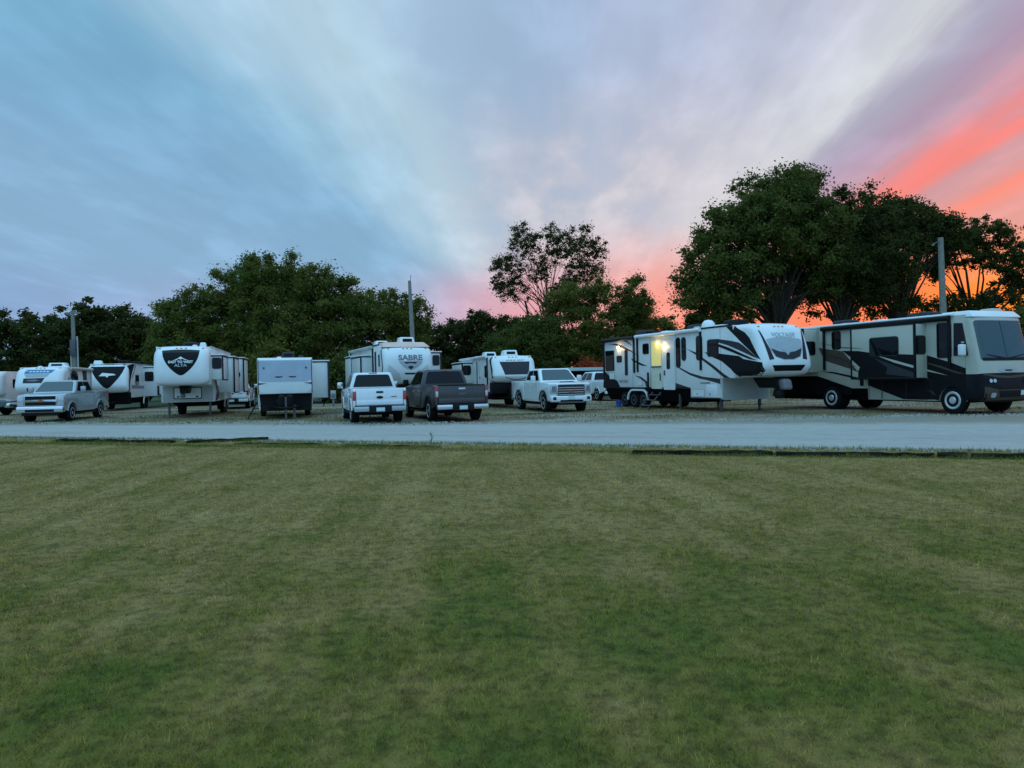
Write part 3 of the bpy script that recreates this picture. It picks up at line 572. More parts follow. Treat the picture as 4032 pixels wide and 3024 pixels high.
def ac(th, x, y, z, w=.68, l=.95, h=.34, m=None, name='air_conditioner'):
    o = hexa(name, (x-w/2, y-l/2, x+w/2, y+l/2, z-.02), (x-w/2+.06, y-l/2+.1, x+w/2-.06, y+l/2-.16, z+h), m or GEL, th, .05, 3)
    prism('grille', rrect(x-w*.3, z+h*.25, x+w*.3, z+h*.75, .03), 'y', y-l/2-.012+.045, y-l/2+.12, BLK, o); return o
def vent(th, x, y, z, w=.4, h=.13, m=None): return hexa('roof_vent', (x-w/2, y-w/2, x+w/2, y+w/2, z-.02), (x-w/2+.07, y-w/2+.07, x+w/2-.07, y+w/2-.07, z+h), m or GEL, th, .03, 2)
def slide(th, side, hw, y0, y1, z0, z1, dep, m, trim=CHAR, topper=True):
    xa, xb = sorted((side*(hw-.05), side*(hw+dep)))
    s = box('slide_out', (xa, y0, z0), (xb, y1, z1), m, th, .025)
    xf = side*(hw+dep)
    bm = bmesh.new(); f = .05
    for lo, hi in (((y0-f, z0-f), (y0+f*.3, z1+f)), ((y1-f*.3, z0-f), (y1+f, z1+f)), ((y0+f*.3, z1-f*.3), (y1-f*.3, z1+f)), ((y0+f*.3, z0-f), (y1-f*.3, z0+f*.3))):
        a, b = sorted((xf-side*.06, xf+side*.014)); add_box(bm, (a, lo[0], lo[1]), (b, hi[0], hi[1]))
    bm_obj('slide_trim', bm, trim, s)
    if topper: a, b = sorted((side*(hw-.02), side*(hw+dep+.05))); box('slide_topper', (a, y0-.06, z1+.06), (b, y1+.06, z1+.12), m, s, .02)
    return s
def awning(th, side, hw, y0, y1, z, m=GEL, armm=BLK, r=.085):
    x = side*(hw+.1); o = tube('awning', [(x, y0, z), (x, (y0+y1)/2, z), (x, y1, z)], r, m, th, 12)
    for q in (y0+.06, y1-.06):
        a, b = sorted((side*(hw+.002), side*(hw+.07))); box('awning_arm', (a, q-.05, z-1.75), (b, q+.05, z-.07), armm, o, .01)
    return o
def cap(th, prof, yback, hw, rr, m, name='front_cap', cols=26, n=5):
    """moulded front cap: the (y,z) outline swept across, every edge rounded by rr; closed behind at yback"""
    P = spline(prof, n); bm = bmesh.new(); N_ = len(P)
    xs = [hw*math.sin(math.pi/2*(2*j/cols-1)) for j in range(cols+1)]; G = []
    for i, (py, pz) in enumerate(P):
        a, b = P[max(i-1, 0)], P[min(i+1, N_-1)]; ty, tz = b[0]-a[0], b[1]-a[1]; L = math.hypot(ty, tz); ny, nz = tz/L, -ty/L; row = []
        for xx_ in xs:
            q = max(0, (abs(xx_)-(hw-rr))/rr); off = rr*(1-math.sqrt(max(0, 1-q*q)))+.05*(xx_/hw)**2
            row.append(bm.verts.new((xx_, min(py+ny*off, yback-.001), pz+nz*off)))
        G.append(row)
    for i in range(N_-1):
        for j in range(cols): bm.faces.new((G[i][j], G[i][j+1], G[i+1][j+1], G[i+1][j]))
    zb, zt = P[0][1], P[-1][1]
    for j, s in ((0, 1), (cols, -1)):
        c = [G[i][j] for i in range(N_)]; xx_ = xs[j]
        extra = [bm.verts.new((xx_, yback, c[-1].co.z)), bm.verts.new((xx_, yback, c[0].co.z))]
        bm.faces.new(c+extra)
    # top and bottom closing strips
    top = [bm.verts.new((xs[j], yback, G[-1][j].co.z)) for j in range(cols+1)]; bot = [bm.verts.new((xs[j], yback, G[0][j].co.z)) for j in range(cols+1)]
    for j in range(cols):
        bm.faces.new((G[-1][j], G[-1][j+1], top[j+1], top[j])); bm.faces.new((G[0][j+1], G[0][j], bot[j], bot[j+1]))
    bmesh.ops.remove_doubles(bm, verts=bm.verts, dist=.0005)
    o = bm_obj(name, bm, m, th, smooth=True); o.data.set_sharp_from_angle(angle=R(50)); return o
def jack(th, x, y, z0=.75, name='landing_leg', s=.05):
    o = box(name, (x-s, y-s, .2), (x+s, y+s, z0), STEEL, th, .008); box('foot_pad', (x-.13, y-.13, 0), (x+.13, y+.13, .04), STEEL, o); box('inner_leg', (x-s*.7, y-s*.7, .04), (x+s*.7, y+s*.7, .199), STEEL, o); return o
def roof_edge(th, hw, y0, y1, z, m=CHAR):
    for s in (-1, 1):
        a, b = sorted((s*(hw-.02), s*(hw+.022))); box('drip_rail', (a, y0, z-.05), (b, y1, z+.02), m, th, .006)

# ------------------------------------------------------------------ pickups
def arc(cy, cz, r, a0, a1, n=9): return [(cy+r*math.cos(R(a0+(a1-a0)*k/n)), cz+r*math.sin(R(a0+(a1-a0)*k/n))) for k in range(n+1)]
def pickup(loc, rz, label, paint, L=5.9, Wd=2.02, Hh=1.93, cab=2.45, hoodz=1.24, wr=.41, bump=None, grille=None, rim=ALLOY, group='pickups parked in the lot', kind='chevy', name='pickup_truck', cat='pickup'):
    th = thing(name, loc, rz, label, cat, group); hw = Wd/2; F, B_ = -L/2, L/2; fa, ra = F+.98, B_-1.22
    yc = F+1.42; yb = yc+cab; zb = .50; bed = hoodz+.09; bump = bump or CHROME
    # lower body of engine bay and cab, wheel arch cut out
    prof = [(F+.10, zb+.06), (F+.03, .78), (F+.02, hoodz-.16), (F+.10, hoodz-.05), (F+.30, hoodz-.005), (yc, hoodz+.07), (yb, hoodz+.07), (yb, zb-.04), (fa+wr+.13, zb-.04)]+arc(fa, wr, wr+.10, 12, 168)+[(fa-wr-.13, zb)]
    prism('body', prof, 'x', -hw, hw, paint, th, .055, 3)
    # bed: two side walls with arches, floor, bulkhead, tailgate
    bs = [(yb+.015, zb-.02), (yb+.015, bed), (B_-.03, bed), (B_, bed-.05), (B_, zb+.16), (ra+wr+.14, zb)]+arc(ra, wr, wr+.10, 14, 166)
    for s in (-1, 1):
        a, b = sorted((s*(hw-.10), s*hw)); prism('bed_side', bs, 'x', a, b, paint, th, .03, 2)
    box('bed_floor', (-hw+.1, yb+.02, .72), (hw-.1, B_-.08, .78), BLK, th)
    tg = box('tailgate', (-hw+.115, B_-.075, zb+.2), (hw-.115, B_+.006, bed-.01), paint, th, .025, 2)
    box('handle', (-.13, B_+.002, bed-.17), (.13, B_+.022, bed-.1), BLK if kind != 'super' else CHROME, tg, .006)
    hexa('chassis', (-hw+.22, F+.3, hw-.22, B_-.15, .34), (-hw+.18, F+.2, hw-.18, B_-.1, .72), UNDER, th)
    # greenhouse
    z0, z1 = hoodz+.05, Hh; b0 = (-hw+.045, yc-.02, hw-.045, yb); t0 = (-hw+.25, yc+.74, hw-.25, yb-.16)
    hexa('cab', (*b0, z0), (*t0, z1), paint, th, .07, 3)
    def face(which):
        q = {'f': [(b0[0], b0[1], z0), (b0[2], b0[1], z0), (t0[2], t0[1], z1), (t0[0], t0[1], z1)], 'b': [(b0[2], b0[3], z0), (b0[0], b0[3], z0), (t0[0], t0[3], z1), (t0[2], t0[3], z1)],
             'l': [(b0[0], b0[3], z0), (b0[0], b0[1], z0), (t0[0], t0[1], z1), (t0[0], t0[3], z1)], 'r': [(b0[2], b0[1], z0), (b0[2], b0[3], z0), (t0[2], t0[3], z1), (t0[2], t0[1], z1)]}[which]
        return [Vector(p) for p in q]
    def pane(nm, which, poly, m, out=.008, parent=th):
        q = face(which); n = (q[1]-q[0]).cross(q[3]-q[0]).normalized(); bm = bmesh.new(); vs, v2 = [], []
        for a, b in poly:
            p = (q[0].lerp(q[1], a)).lerp(q[3].lerp(q[2], a), b); vs.append(bm.verts.new(p+n*out)); v2.append(bm.verts.new(p-n*.004))
        bm.faces.new(vs); m_ = len(vs)
        for i in range(m_): bm.faces.new((vs[i], v2[i], v2[(i+1) % m_], vs[(i+1) % m_]))
        return bm_obj(nm, bm, m, parent)
    pane('windscreen', 'f', [(.06, .10), (.94, .10), (.93, .84), (.88, .9), (.12, .9), (.07, .84)], GLASS2)
    rw = pane('rear_window', 'b', [(.07, .14), (.93, .14), (.92, .80), (.88, .87), (.12, .87), (.08, .80)], GLASS)
    # side windows: the front edge of the face slopes with the windscreen
    pane('side_window', 'l', [(.53, .12), (.90, .12), (.86, .86), (.53, .86)], GLASS); pane('side_window', 'l', [(.10, .14), (.49, .12), (.49, .86), (.12, .84)], GLASS)
    pane('side_window', 'r', [(.10, .12), (.47, .12), (.47, .86), (.14, .86)], GLASS); pane('side_window', 'r', [(.51, .12), (.90, .14), (.88, .84), (.51, .86)], GLASS)
    ym = yc+.42+(yb-yc-.5)*.5
    for s in (-1, 1):
        for y0, y1 in ((yc+.30, ym-.01), (ym+.01, yb-.07)):
            a, b = sorted((s*(hw-.01), s*(hw+.007))); dr = box('door', (a, y0, zb+.08), (b, y1, hoodz+.0), paint, th, .006, 1)
            a, b = sorted((s*(hw+.006), s*(hw+.035))); box('handle', (a, y1-.24, hoodz-.16), (b, y1-.06, hoodz-.115), CHROME if kind in ('chevy', 'super') else paint, dr, .006)
        a, b = sorted((s*(hw-.02), s*(hw+.07))); mr = box('mirror', (a, yc+.42, hoodz+.1), (b, yc+.47, hoodz+.16), BLK, th)
        a, b = sorted((s*(hw+.05), s*(hw+.28))); box('mirror_shell', (a, yc+.40, hoodz+.08), (b, yc+.50, hoodz+.34), paint if kind in ('gmc',) else (CHROME if kind == 'ford' else (paint if kind == 'chevy' else BLK)), mr, .03)
        a, b = sorted((s*(hw-.18), s*(hw-.02))); box('running_board', (a, fa+.6, .34), (b, ra-.62, .40), BLK, th, .015)
        # rear lamps
        a, b = sorted((s*(hw-.112), s*(hw+.006))); tl = box('tail_light', (a, B_-.09, bed-(.48 if kind == 'super' else .44)), (b, B_+.012, bed-.10 if kind != 'super' else bed-.02), REDL, th, .012)
        a, b = sorted((s*(hw-.108), s*(hw-.01))); box('reversing_lens', (a, B_+.01, bed-(.34 if kind == 'ford' else .42)), (b, B_+.018, bed-(.25 if kind == 'ford' else .22)), CLRL if kind == 'super' else REDL, tl, .003)
        for yy_ in (fa, ra):
            wheel(th, s*(hw-.155), yy_, wr, .29, s, rim)
            a, b = sorted((s*(hw-.01), s*(hw+.018))); prism('arch_lip', arc(yy_, wr, wr+.15, 10, 170)+arc(yy_, wr, wr+.10, 170, 10), 'x', a, b, paint if kind in ('ford', 'chevy') else BLK, th)
    # rear bumper with a step in the middle and the plate
    rbm = box('rear_bumper', (-hw+.03, B_-.02, zb-.02), (hw-.03, B_+.17, zb+.17), bump, th, .035, 2)
    box('bumper_step', (-.42, B_+.10, zb-.06), (.42, B_+.19, zb+.178), BLK, rbm, .01)
    box('bumper_gap', (-hw+.06, B_-.06, zb+.168), (hw-.06, B_+.03, zb+.205), BLK, th); box('brake_lamp', (-.16, yb-.03, Hh-.05), (.16, yb+.0, Hh-.015), REDL, th)
    box('gate_step', (-hw+.13, B_+.004, zb+.23), (hw-.13, B_+.02, zb+.40), paint, tg, .012)
    pl = box('number_plate', (-.155, B_+.19, zb-.03), (.155, B_+.198, zb+.125), PLATE, th); box('plate_print', (-.15, B_+.1985, zb-.025), (.15, B_+.2, zb+.0), PLATEG, pl)
    if kind in ('ford', 'super'):
        bm = bmesh.new(); vs = [bm.verts.new((.125*math.cos(k*math.pi/10)*(1 if kind == 'ford' else 1.5), B_+.012, bed-.33+.05*math.sin(k*math.pi/10)*(1 if kind == 'ford' else 1.2))) for k in range(20)]; bm.faces.new(vs)
        e = bmesh.ops.extrude_face_region(bm, geom=bm.faces[:]); [setattr(v, 'co', v.co+Vector((0, .012, 0))) for v in e['geom'] if isinstance(v, bmesh.types.BMVert)]
        bm_obj('badge', bm, CHAR if kind == 'ford' else STEEL, tg)
        if kind == 'ford': box('badge', (-.62, B_+.006, bed-.33), (-.42, B_+.014, bed-.30), STEEL, tg)
        else: box('spoiler_lip', (-hw+.13, B_-.05, bed-.012), (hw-.13, B_+.03, bed+.02), BLK, tg, .008)
    # front end
    gz0, gz1 = (.80, hoodz-.10)
    if kind == 'gmc':
        gr = prism('grille', rrect(-.68, .70, .68, hoodz-.05, .08), 'y', F+.04, F-.03, CHROME, th, .015); prism('grille_mesh', rrect(-.64, .75, .64, hoodz-.09, .06), 'y', F-.031, F-.038, DGREY, gr)
        for k in range(4): box('grille_bar', (-.62, F-.046, .80+.105*k), (.62, F-.036, .835+.105*k), CHROME, gr)
        text_on('lettering', 'GMC', .13, REDL, gr, lambda a, b: (a, F-.049, b+.95), .004)
        for s in (-1, 1):
            a, b = sorted((s*.69, s*(hw-.02))); hl = box('headlight', (a, F-.02, .86), (b, F+.14, hoodz-.06), CLRL, th, .03); a, b = sorted((s*.74, s*(hw-.09))); box('lamp_core', (a, F-.026, .95), (b, F-.016, hoodz-.16), MGREY, hl)
            a, b = sorted((s*.74, s*.90)); box('fog_light', (a, F-.12, .58), (b, F-.03, .72), DGREY, th, .02)
        fb = box('front_bumper', (-hw+.02, F-.10, .48), (hw-.02, F+.2, .76), paint, th, .06, 3); box('lower_intake', (-.55, F-.108, .485), (.55, F-.02, .58), BLK, fb, .015); prism('skid_plate', [(-.66, .43), (.66, .43), (.56, .50), (-.56, .50)], 'y', F-.115, F, STEEL, fb)
        pl = box('number_plate', (-.155, F-.125, .60), (.155, F-.112, .75), PLATE, th); box('hood_scoop', (-.42, F+.5, hoodz+.01), (.42, F+1.0, hoodz+.075), paint, th, .03); box('scoop_slot', (-.36, F+.494, hoodz+.025), (.36, F+.52, hoodz+.055), BLK, th)
    else:
        gr = prism('grille', rrect(-.70, gz0-.04, .70, gz1+.04, .04), 'y', F+.05, F-.005, CHROME, th, .012)
        box('grille_slot', (-.66, F-.012, gz0-.01), (.66, F-.004, (gz0+gz1)/2-.05), BLK, gr); box('grille_slot', (-.66, F-.012, (gz0+gz1)/2+.05), (.66, F-.004, gz1+.01), BLK, gr)
        prism('badge', [(-.15, (gz0+gz1)/2-.03), (.15, (gz0+gz1)/2-.03), (.15, (gz0+gz1)/2+.03), (-.15, (gz0+gz1)/2+.03)], 'y', F-.006, F-.018, AMBL if kind == 'chevy' else STEEL, gr)
        box('badge', (-.05, F-.018, (gz0+gz1)/2-.06), (.05, F-.006, (gz0+gz1)/2+.06), AMBL if kind == 'chevy' else STEEL, gr)
        for s in (-1, 1):
            a, b = sorted((s*.72, s*(hw-.02))); hl = box('headlight', (a, F-.008, gz0-.02), (b, F+.16, gz1+.05), CLRL, th, .03)
            a, b = sorted((s*(hw-.12), s*(hw+.004))); box('marker_lens', (a, F+.02, gz0), (b, F+.15, gz0+.12), AMBL, hl, .01)
        fb = box('front_bumper', (-hw+.01, F-.13, .46), (hw-.01, F+.2, .75), bump, th, .05, 3); box('lower_intake', (-.62, F-.138, .50), (.62, F-.05, .62), BLK, fb, .01); box('air_dam', (-.8, F-.06, .33), (.8, F+.1, .458), BLK, fb, .02)
    return th
pickup((-22.44, 37.7), 10, 'silver pickup facing out with chrome bumper beside the blue-lettered trailer', SILVER_P, L=5.85, Hh=1.96, hoodz=1.32, kind='chevy')
pickup((1.8, 36.9), 17, 'white pickup facing out with wide chrome grille and hood scoop', WHITE_P, L=5.95, Hh=2.04, hoodz=1.36, wr=.44, kind='gmc')
pickup((-5.8, 30.75), 197, 'white pickup with its tailgate to the lawn and a plate below', WHITE_P, L=5.9, Wd=1.97, Hh=1.95, kind='ford', bump=SILVER_P)
pickup((-2.97, 31.2), 200, 'dark bronze pickup with red and white tail lights and chrome rear bumper', BROWN_P, L=6.3, Wd=2.06, Hh=2.03, hoodz=1.30, wr=.43, kind='super')
pickup((-18.6, 50.5), 195, 'white pickup half hidden behind the gooseneck trailer with the mountain emblem', WHITE_P, kind='ford', bump=WHITE_P)
pickup((6.0, 51.2), 197, 'white pickup half hidden behind the toy hauler rear', WHITE_P, kind='chevy', bump=WHITE_P)
pickup((-33.4, 45.6), 98, 'slate grey vehicle showing only its front end beside the blue-lettered trailer', GREY_P, Hh=1.6, hoodz=.98, wr=.34, kind='chevy', name='parked_vehicle', cat='vehicle')

# ------------------------------------------------------------------ caravans and coaches
def clip_y(pts, lo, hi):
    def half(P, f, val):
        out = []
        for i, a in enumerate(P):
            b = P[(i+1) % len(P)]; ia, ib = f(a[0]), f(b[0])
            if ia: out.append(a)
            if ia != ib:
                s = (val-a[0])/(b[0]-a[0]); out.append((val, a[1]+s*(b[1]-a[1])))
        return out
    P = half(pts, lambda q: q >= lo, lo)
    return half(P, lambda q: q <= hi, hi) if len(P) > 2 else []
def wrap_side(name, pts, bvhs, m, th, side, out=.007, step=.07, smooth=0):
    """lay a (y,z) figure on the side of a shell, dropping each vertex on it along x"""
    if smooth: pts = spline(list(pts)+[pts[0]], smooth)[:-1]
    bm = poly2d(pts)
    for k_, nrm in ((0, (1, 0, 0)), (1, (0, 1, 0))):
        vals = [p[k_] for p in pts]; q = min(vals)+step
        while q < max(vals):
            bmesh.ops.bisect_plane(bm, geom=bm.verts[:]+bm.edges[:]+bm.faces[:], plane_co=(q*nrm[0], q*nrm[1], 0), plane_no=nrm); q += step
    bmesh.ops.triangulate(bm, faces=bm.faces)
    for v in bm.verts:
        best = None
        for bv in bvhs:
            h, n, i, d_ = bv.ray_cast(Vector((side*6, v.co.x, v.co.y)), Vector((-side, 0, 0)), 6.2)
            if h is not None and (best is None or h.x*side > best.x*side): best = h; bn = n if n.x*side > 0 else -n
        if best is None or best.x*side < .75:
            h, n, i, d_ = min((bv.find_nearest(Vector((side*1.15, v.co.x, v.co.y))) for bv in bvhs), key=lambda q: q[3]); best = h; bn = n if n.x*side > -.2 else -n
        v.co = best+bn*out
    me = bpy.data.meshes.new(name); bm.to_mesh(me); bm.free(); return link(name, me, m, th)
def under(th, hw, y0, y1, z0=.42, z1=1.0): return hexa('underframe', (-hw+.35, y0, hw-.35, y1, z0), (-hw+.05, y0, hw-.05, y1, z1), UNDER, th)
def tandem(th, hw, y, r=.38, rim=DULLRIM, arch=True):
    for s in (-1, 1):
        for dy in (-.44, .44): wheel(th, s*(hw-.14), y+dy, r, .24, s, rim)
        if arch:
            pts = arc(y-.44, r, r+.13, 90, 180)+arc(y-.44, r, r+.05, 180, 90)
            x0, x1 = sorted((s*(hw-.02), s*(hw+.05)))
            prism('fender_skirt', arc(y+.44, r, r+.14, 0, 90, 6)+arc(y-.44, r, r+.14, 90, 180, 6)+[(y-.44-r-.05, r)]+arc(y-.44, r, r+.05, 180, 90, 6)+arc(y+.44, r, r+.05, 90, 0, 6), 'x', x0, x1, GEL, th)
GRP = 'trailers parked in a row'
# ---- toy hauler with two porch lamps
V = thing('toy_hauler', (10.78, 29.55), 22, 'long white fifth-wheel with black swooshes, lit doorway and two glowing porch lamps', 'camper', GRP); hw = 1.27
cp = cap(V, [(.42, 1.42), (.02, 1.50), (-.20, 1.72), (-.24, 2.02), (-.12, 2.5), (.07, 3.0), (.24, 3.33), (.48, 3.53), (.85, 3.61), (1.5, 3.62)], 1.5, hw, .26, GEL)
bd = prism('body', [(1.503, 1.42), (2.35, 1.42), (2.35, .55), (4.5, .55), (4.5, .98), (12.4, .98), (12.4, 3.58), (1.503, 3.58)], 'x', -hw, hw, FIL, V, .03, 2)
BV = [bvh_of(cp), bvh_of(bd)]
prism('lower_nose_wall', rrect(-1.2, .5, 1.2, 1.38, .06), 'y', 2.352, 2.335, LGREY, V)  # grey laid over the white body for the shade below the nose
wc_ = CHAR
for nm, pts, m_, o_ in [
    ('nose_panel', [(3.45, 2.55), (2.48, 2.46), (1.18, 2.31), (.9, 2.18), (-.10, 2.02), (-.16, 1.60), (.1, 1.46), (1.2, 1.44), (1.32, 1.48), (1.71, 1.8), (2.28, 2.13), (3.1, 2.39)], CHAR, .007),
    ('swoosh', [(1.95, 3.54), (1.52, 3.54), (.80, 3.24), (.54, 3.02), (-.06, 2.12), (.18, 2.27), (1.16, 2.95), (1.27, 3.04)], CHAR, .009),
    ('swoosh', [(3.12, 3.09), (2.51, 3.07), (1.68, 2.95), (1.16, 2.85), (.89, 2.71), (.02, 2.16), (.36, 2.26), (1.13, 2.53), (1.85, 2.77)], DGREY, .009),
    ('swoosh', [(2.47, 2.86), (1.77, 2.67), (.9, 2.37), (.1, 2.1), (.52, 2.16), (1.21, 2.36), (2.48, 2.75)], CHAR, .011)]:
    wrap_side(nm, pts, BV, m_, V, -1, o_); wrap_side(nm, pts, BV, m_, V, 1, o_)
for pts, m_ in [([(4.75, 2.76), (4.0, 2.55), (3.55, 2.31), (2.8, 1.96), (2.13, 1.59), (1.76, 1.43), (2.14, 1.43), (2.18, 1.46), (2.98, 1.9), (3.55, 2.19), (4.05, 2.46)], PLUM),
                ([(5.64, 2.08), (5.24, 1.92), (4.51, 1.68), (3.58, 1.5), (2.40, 1.40), (2.40, 1.18), (2.78, 1.26), (3.36, 1.36), (3.81, 1.42), (4.51, 1.58), (5.24, 1.85)], DGREY),
                ([(11.72, 3.3), (10.97, 3.29), (10.31, 3.16), (9.56, 2.91), (8.7, 2.55), (9.56, 2.84), (10.19, 2.99), (10.97, 3.21)], CHAR),
                ([(9.51, 2.49), (8.85, 2.29), (8.0, 2.06), (8.5, 2.09), (9.33, 2.34)], CHAR), ([(12.38, 2.0), (11.72, 1.60), (10.91, 1.36), (10.6, 1.0), (12.38, 1.0)], CHAR),
                ([(9.2, 1.62), (8.6, 1.55), (8.0, 1.3), (7.8, 1.0), (8.1, 1.0), (8.25, 1.28), (8.7, 1.48)], DGREY), ([(11.0, 3.52), (10.2, 3.42), (9.3, 3.10), (9.8, 3.36), (10.4, 3.52)], CHAR), ([(6.6, 1.5), (5.77, 1.26), (4.55, 1.02), (4.55, 1.0), (6.5, 1.0)], DGREY)]:
    decal(V, -1, hw, pts, m_, 'swoosh')
for k_ in range(3): decal(V, -1, hw, [(12.2-.12*k_, 1.88-.05*k_), (11.0, 1.42-.1*k_+.2), (11.05, 1.39-.1*k_+.2), (12.22-.12*k_, 1.84-.05*k_)], SILV, 'pinstripe', 1)
for q in [(11.22, 1.92, 12.08, 2.93, .04), (10.44, 2.35, 10.89, 2.63, .04), (9.86, 1.66, 10.07, 2.92, .05), (7.86, 2.68, 8.34, 3.13, .05), (5.24, 1.95, 5.52, 3.27, .12), (4.81, 2.26, 5.09, 3.26, .12), (3.61, 2.25, 3.99, 3.25, .1), (2.5, 2.38, 3.2, 3.04, .08)]:
    win_side(V, -1, hw, q[0], q[1], q[2], q[3], q[4])
dr = prism('screen_door', rrect(6.7, .96, 7.61, 3.31, .05), 'x', -hw, -hw-.03, CREAMDOOR, V)
prism('lit_panel', rrect(6.76, 2.06, 7.55, 3.24, .04), 'x', -hw-.031, -hw-.036, LITDOOR, dr); box('push_bar', (-hw-.06, 6.74, 1.98), (-hw-.031, 7.57, 2.03), STEEL, dr); box('handle', (-hw-.07, 6.80, 1.35), (-hw-.031, 6.84, 1.7), BLK, dr)
ed = prism('entry_door', rrect(5.63, .92, 6.54, 3.22, .06), 'x', -hw, -hw-.045, FIL, V); prism('slim_window', rrect(5.98, 1.87, 6.27, 2.66, .1), 'x', -hw-.046, -hw-.052, GLASS, ed); box('handle', (-hw-.08, 6.4, 1.6), (-hw-.046, 6.48, 1.82), STEEL, ed)
for y_, z_ in ((10.68, 3.08), (6.42, 2.95)):
    lm = box('porch_lamp', (-hw-.03, y_-.1, z_-.06), (-hw-.002, y_+.1, z_+.06), BLK, V); lathe('lens', [(.09, 0), (.08, -.04), (.05, -.075), (.001, -.09)], 'x', (-hw-.03, y_, z_), GLOW, lm, 14)
    li = bpy.data.lights.new('porch_light', 'POINT'); li.energy = 5.5; li.color = (1, .68, .3); li.shadow_soft_size = .06
    lo_ = bpy.data.objects.new('porch_light', li); COL.objects.link(lo_); lo_.parent = lm; lo_.location = (-hw-.20, y_, z_-.02)
li = bpy.data.lights.new('doorway_light', 'POINT'); li.energy = 3.5; li.color = (1, .74, .22); li.shadow_soft_size = .05; lo_ = bpy.data.objects.new('doorway_light', li); COL.objects.link(lo_); lo_.parent = dr; lo_.location = (-hw-.16, 7.0, 3.08)
lathe('doorway_bulb', [(.05, 0), (.045, -.03), (.001, -.05)], 'x', (-hw-.037, 7.0, 3.12), GLOW, dr, 10)
awning(V, -1, hw, 3.62, 8.9, 3.53); awning(V, -1, hw, 9.1, 12.3, 3.50, CHAR)
roof_edge(V, hw, 1.6, 12.38, 3.60)
for i_ in range(3): box('entry_step', (-hw-.30-.26*i_, 6.75, .66-.24*i_), (-hw-.02-.26*i_, 7.5, .69-.24*i_), STEEL, V, .008)
for s_ in (6.78, 7.47): tube('step_stringer', [(-hw-.05, s_, .8), (-hw-.85, s_, .04)], .02, STEEL, V, 6)
box('fold_rail', (-hw-.2, 7.66, .5), (-hw-.12, 7.74, 1.75), BLK, V, .01)
for x_ in (-1.0, 1.0): jack(V, x_, 2.7, .6)
for x_ in (-1.05, 1.05): jack(V, x_, 5.6, 1.0, 'stabiliser_leg')
under(V, hw, 4.52, 12.3, .35, .978); tandem(V, hw, 8.9, .40); wheel(V, -hw+.14, 10.22, .40, .24, -1, DULLRIM); wheel(V, hw-.14, 10.22, .40, .24, 1, DULLRIM)
for y_, z_ in ((3.1, .75), (4.0, .75)): lathe('latch', [(.04, 0), (.035, -.015), (.001, -.02)], 'x', (-hw, y_, z_), BLK, V, 10)
bx_ = box('compartment_door', (-hw-.012, 2.6, .62), (-hw+.01, 3.35, 1.16), GEL, V, .01)
ac(V, .2, 3.2, 3.60, .75, 1.1, .34, BLK); ac(V, -.1, 10.0, 3.60, .75, 1.0, .34, PLUM); ac(V, .1, 5.7, 3.60, .75, 1.1, .32, DGREY)
lathe('satellite_dome', [(.30, 0), (.31, .12), (.27, .26), (.17, .37), (.001, .41)], 'z', (-.55, 4.1, 3.60), GEL, V, 20)
vent(V, -.5, 3.2, 3.60, .6, .12); vent(V, -.4, 7.5, 3.6, .6, .14); vent(V, -.2, 8.7, 3.6, .5, .12, SILV); vent(V, -.6, 4.85, 3.6, .35, .16, CREAM)
CV = bvh_of(cp)
conform('nose_panel', poly2d([(-.86, 2.92), (-.30, 3.02), (.30, 3.02), (.86, 2.92), (.80, 2.50), (.62, 2.22), (.25, 2.10), (-.25, 2.10), (-.62, 2.22), (-.80, 2.5)]), CV, SILV, V)
conform('nose_panel', poly2d([(-.76, 2.56), (-.4, 2.44), (0, 2.38), (.4, 2.44), (.76, 2.56), (.60, 2.24), (.24, 2.13), (-.24, 2.13), (-.60, 2.24)]), CV, DGREY, V, out=.010)
conform('emblem', poly2d([(-.26, 2.58), (.26, 2.58), (0, 2.28)]), CV, SILV, V, out=.014)
for s_ in (-1, 1):
    conform('nose_stripe', poly2d([(s_*1.08, 3.28), (s_*1.03, 3.28), (s_*.70, 2.14), (s_*.93, 2.10)]), CV, PLUM, V, out=.010)
conform('nose_grille', poly2d([(-.82, 1.90), (.82, 1.90), (.66, 1.67), (-.66, 1.67)]), CV, CHAR, V)
conform('lettering', text2d('VOLTAGE', .22, .006, .2), CV, SILV, V, .02, 3.10, .010, .1, 1.2)
text_on('lettering', 'VOLTAGE', .2, MGREY, V, lambda a, b: (-hw-.012, 10.3-a, b+1.32), .004)
[box('badge_dash', (-hw-.022, 3.1+.17*k_, 1.21), (-hw-.012, 3.22+.17*k_, 1.25), CHAR, V) for k_ in range(4)]
pb = hexa('pin_box', (-.2, .15, .2, 1.3, 1.0), (-.28, .3, .28, 1.6, 1.42), BLK, V, .03); hexa('pin_cover', (-.12, -.12, .34, .3, .92), (-.16, -.05, .30, .3, 1.36), MGREY, pb, .12, 4); lathe('king_pin', [(.16, -.2), (.2, -.1), (.2, .1), (.12, .2)], 'z', (.0, .35, .78), BLK, pb, 14)
bk = thing('bucket', (10.78-1.5*.927-10.4*.375+.0, 29.55-1.5*.375+10.4*.927), 0, 'blue plastic bucket on the ground by the toy hauler wheels', 'bucket')
lathe('pail', [(.12, 0), (.15, .30), (.165, .31), (.16, .33), (.14, .32), (.115, .03), (.001, .03)], 'z', (0, 0, 0), BLUEB, bk, 18); tube('bail_handle', [(-.155, 0, .3), (-.1, -.12, .32), (0, -.165, .31), (.1, -.12, .32), (.155, 0, .3)], .006, STEEL, bk, 5)
lathe('rim_band', [(.158, .26), (.166, .265), (.166, .29), (.158, .295)], 'z', (0, 0, 0), BLUEB, bk, 18)

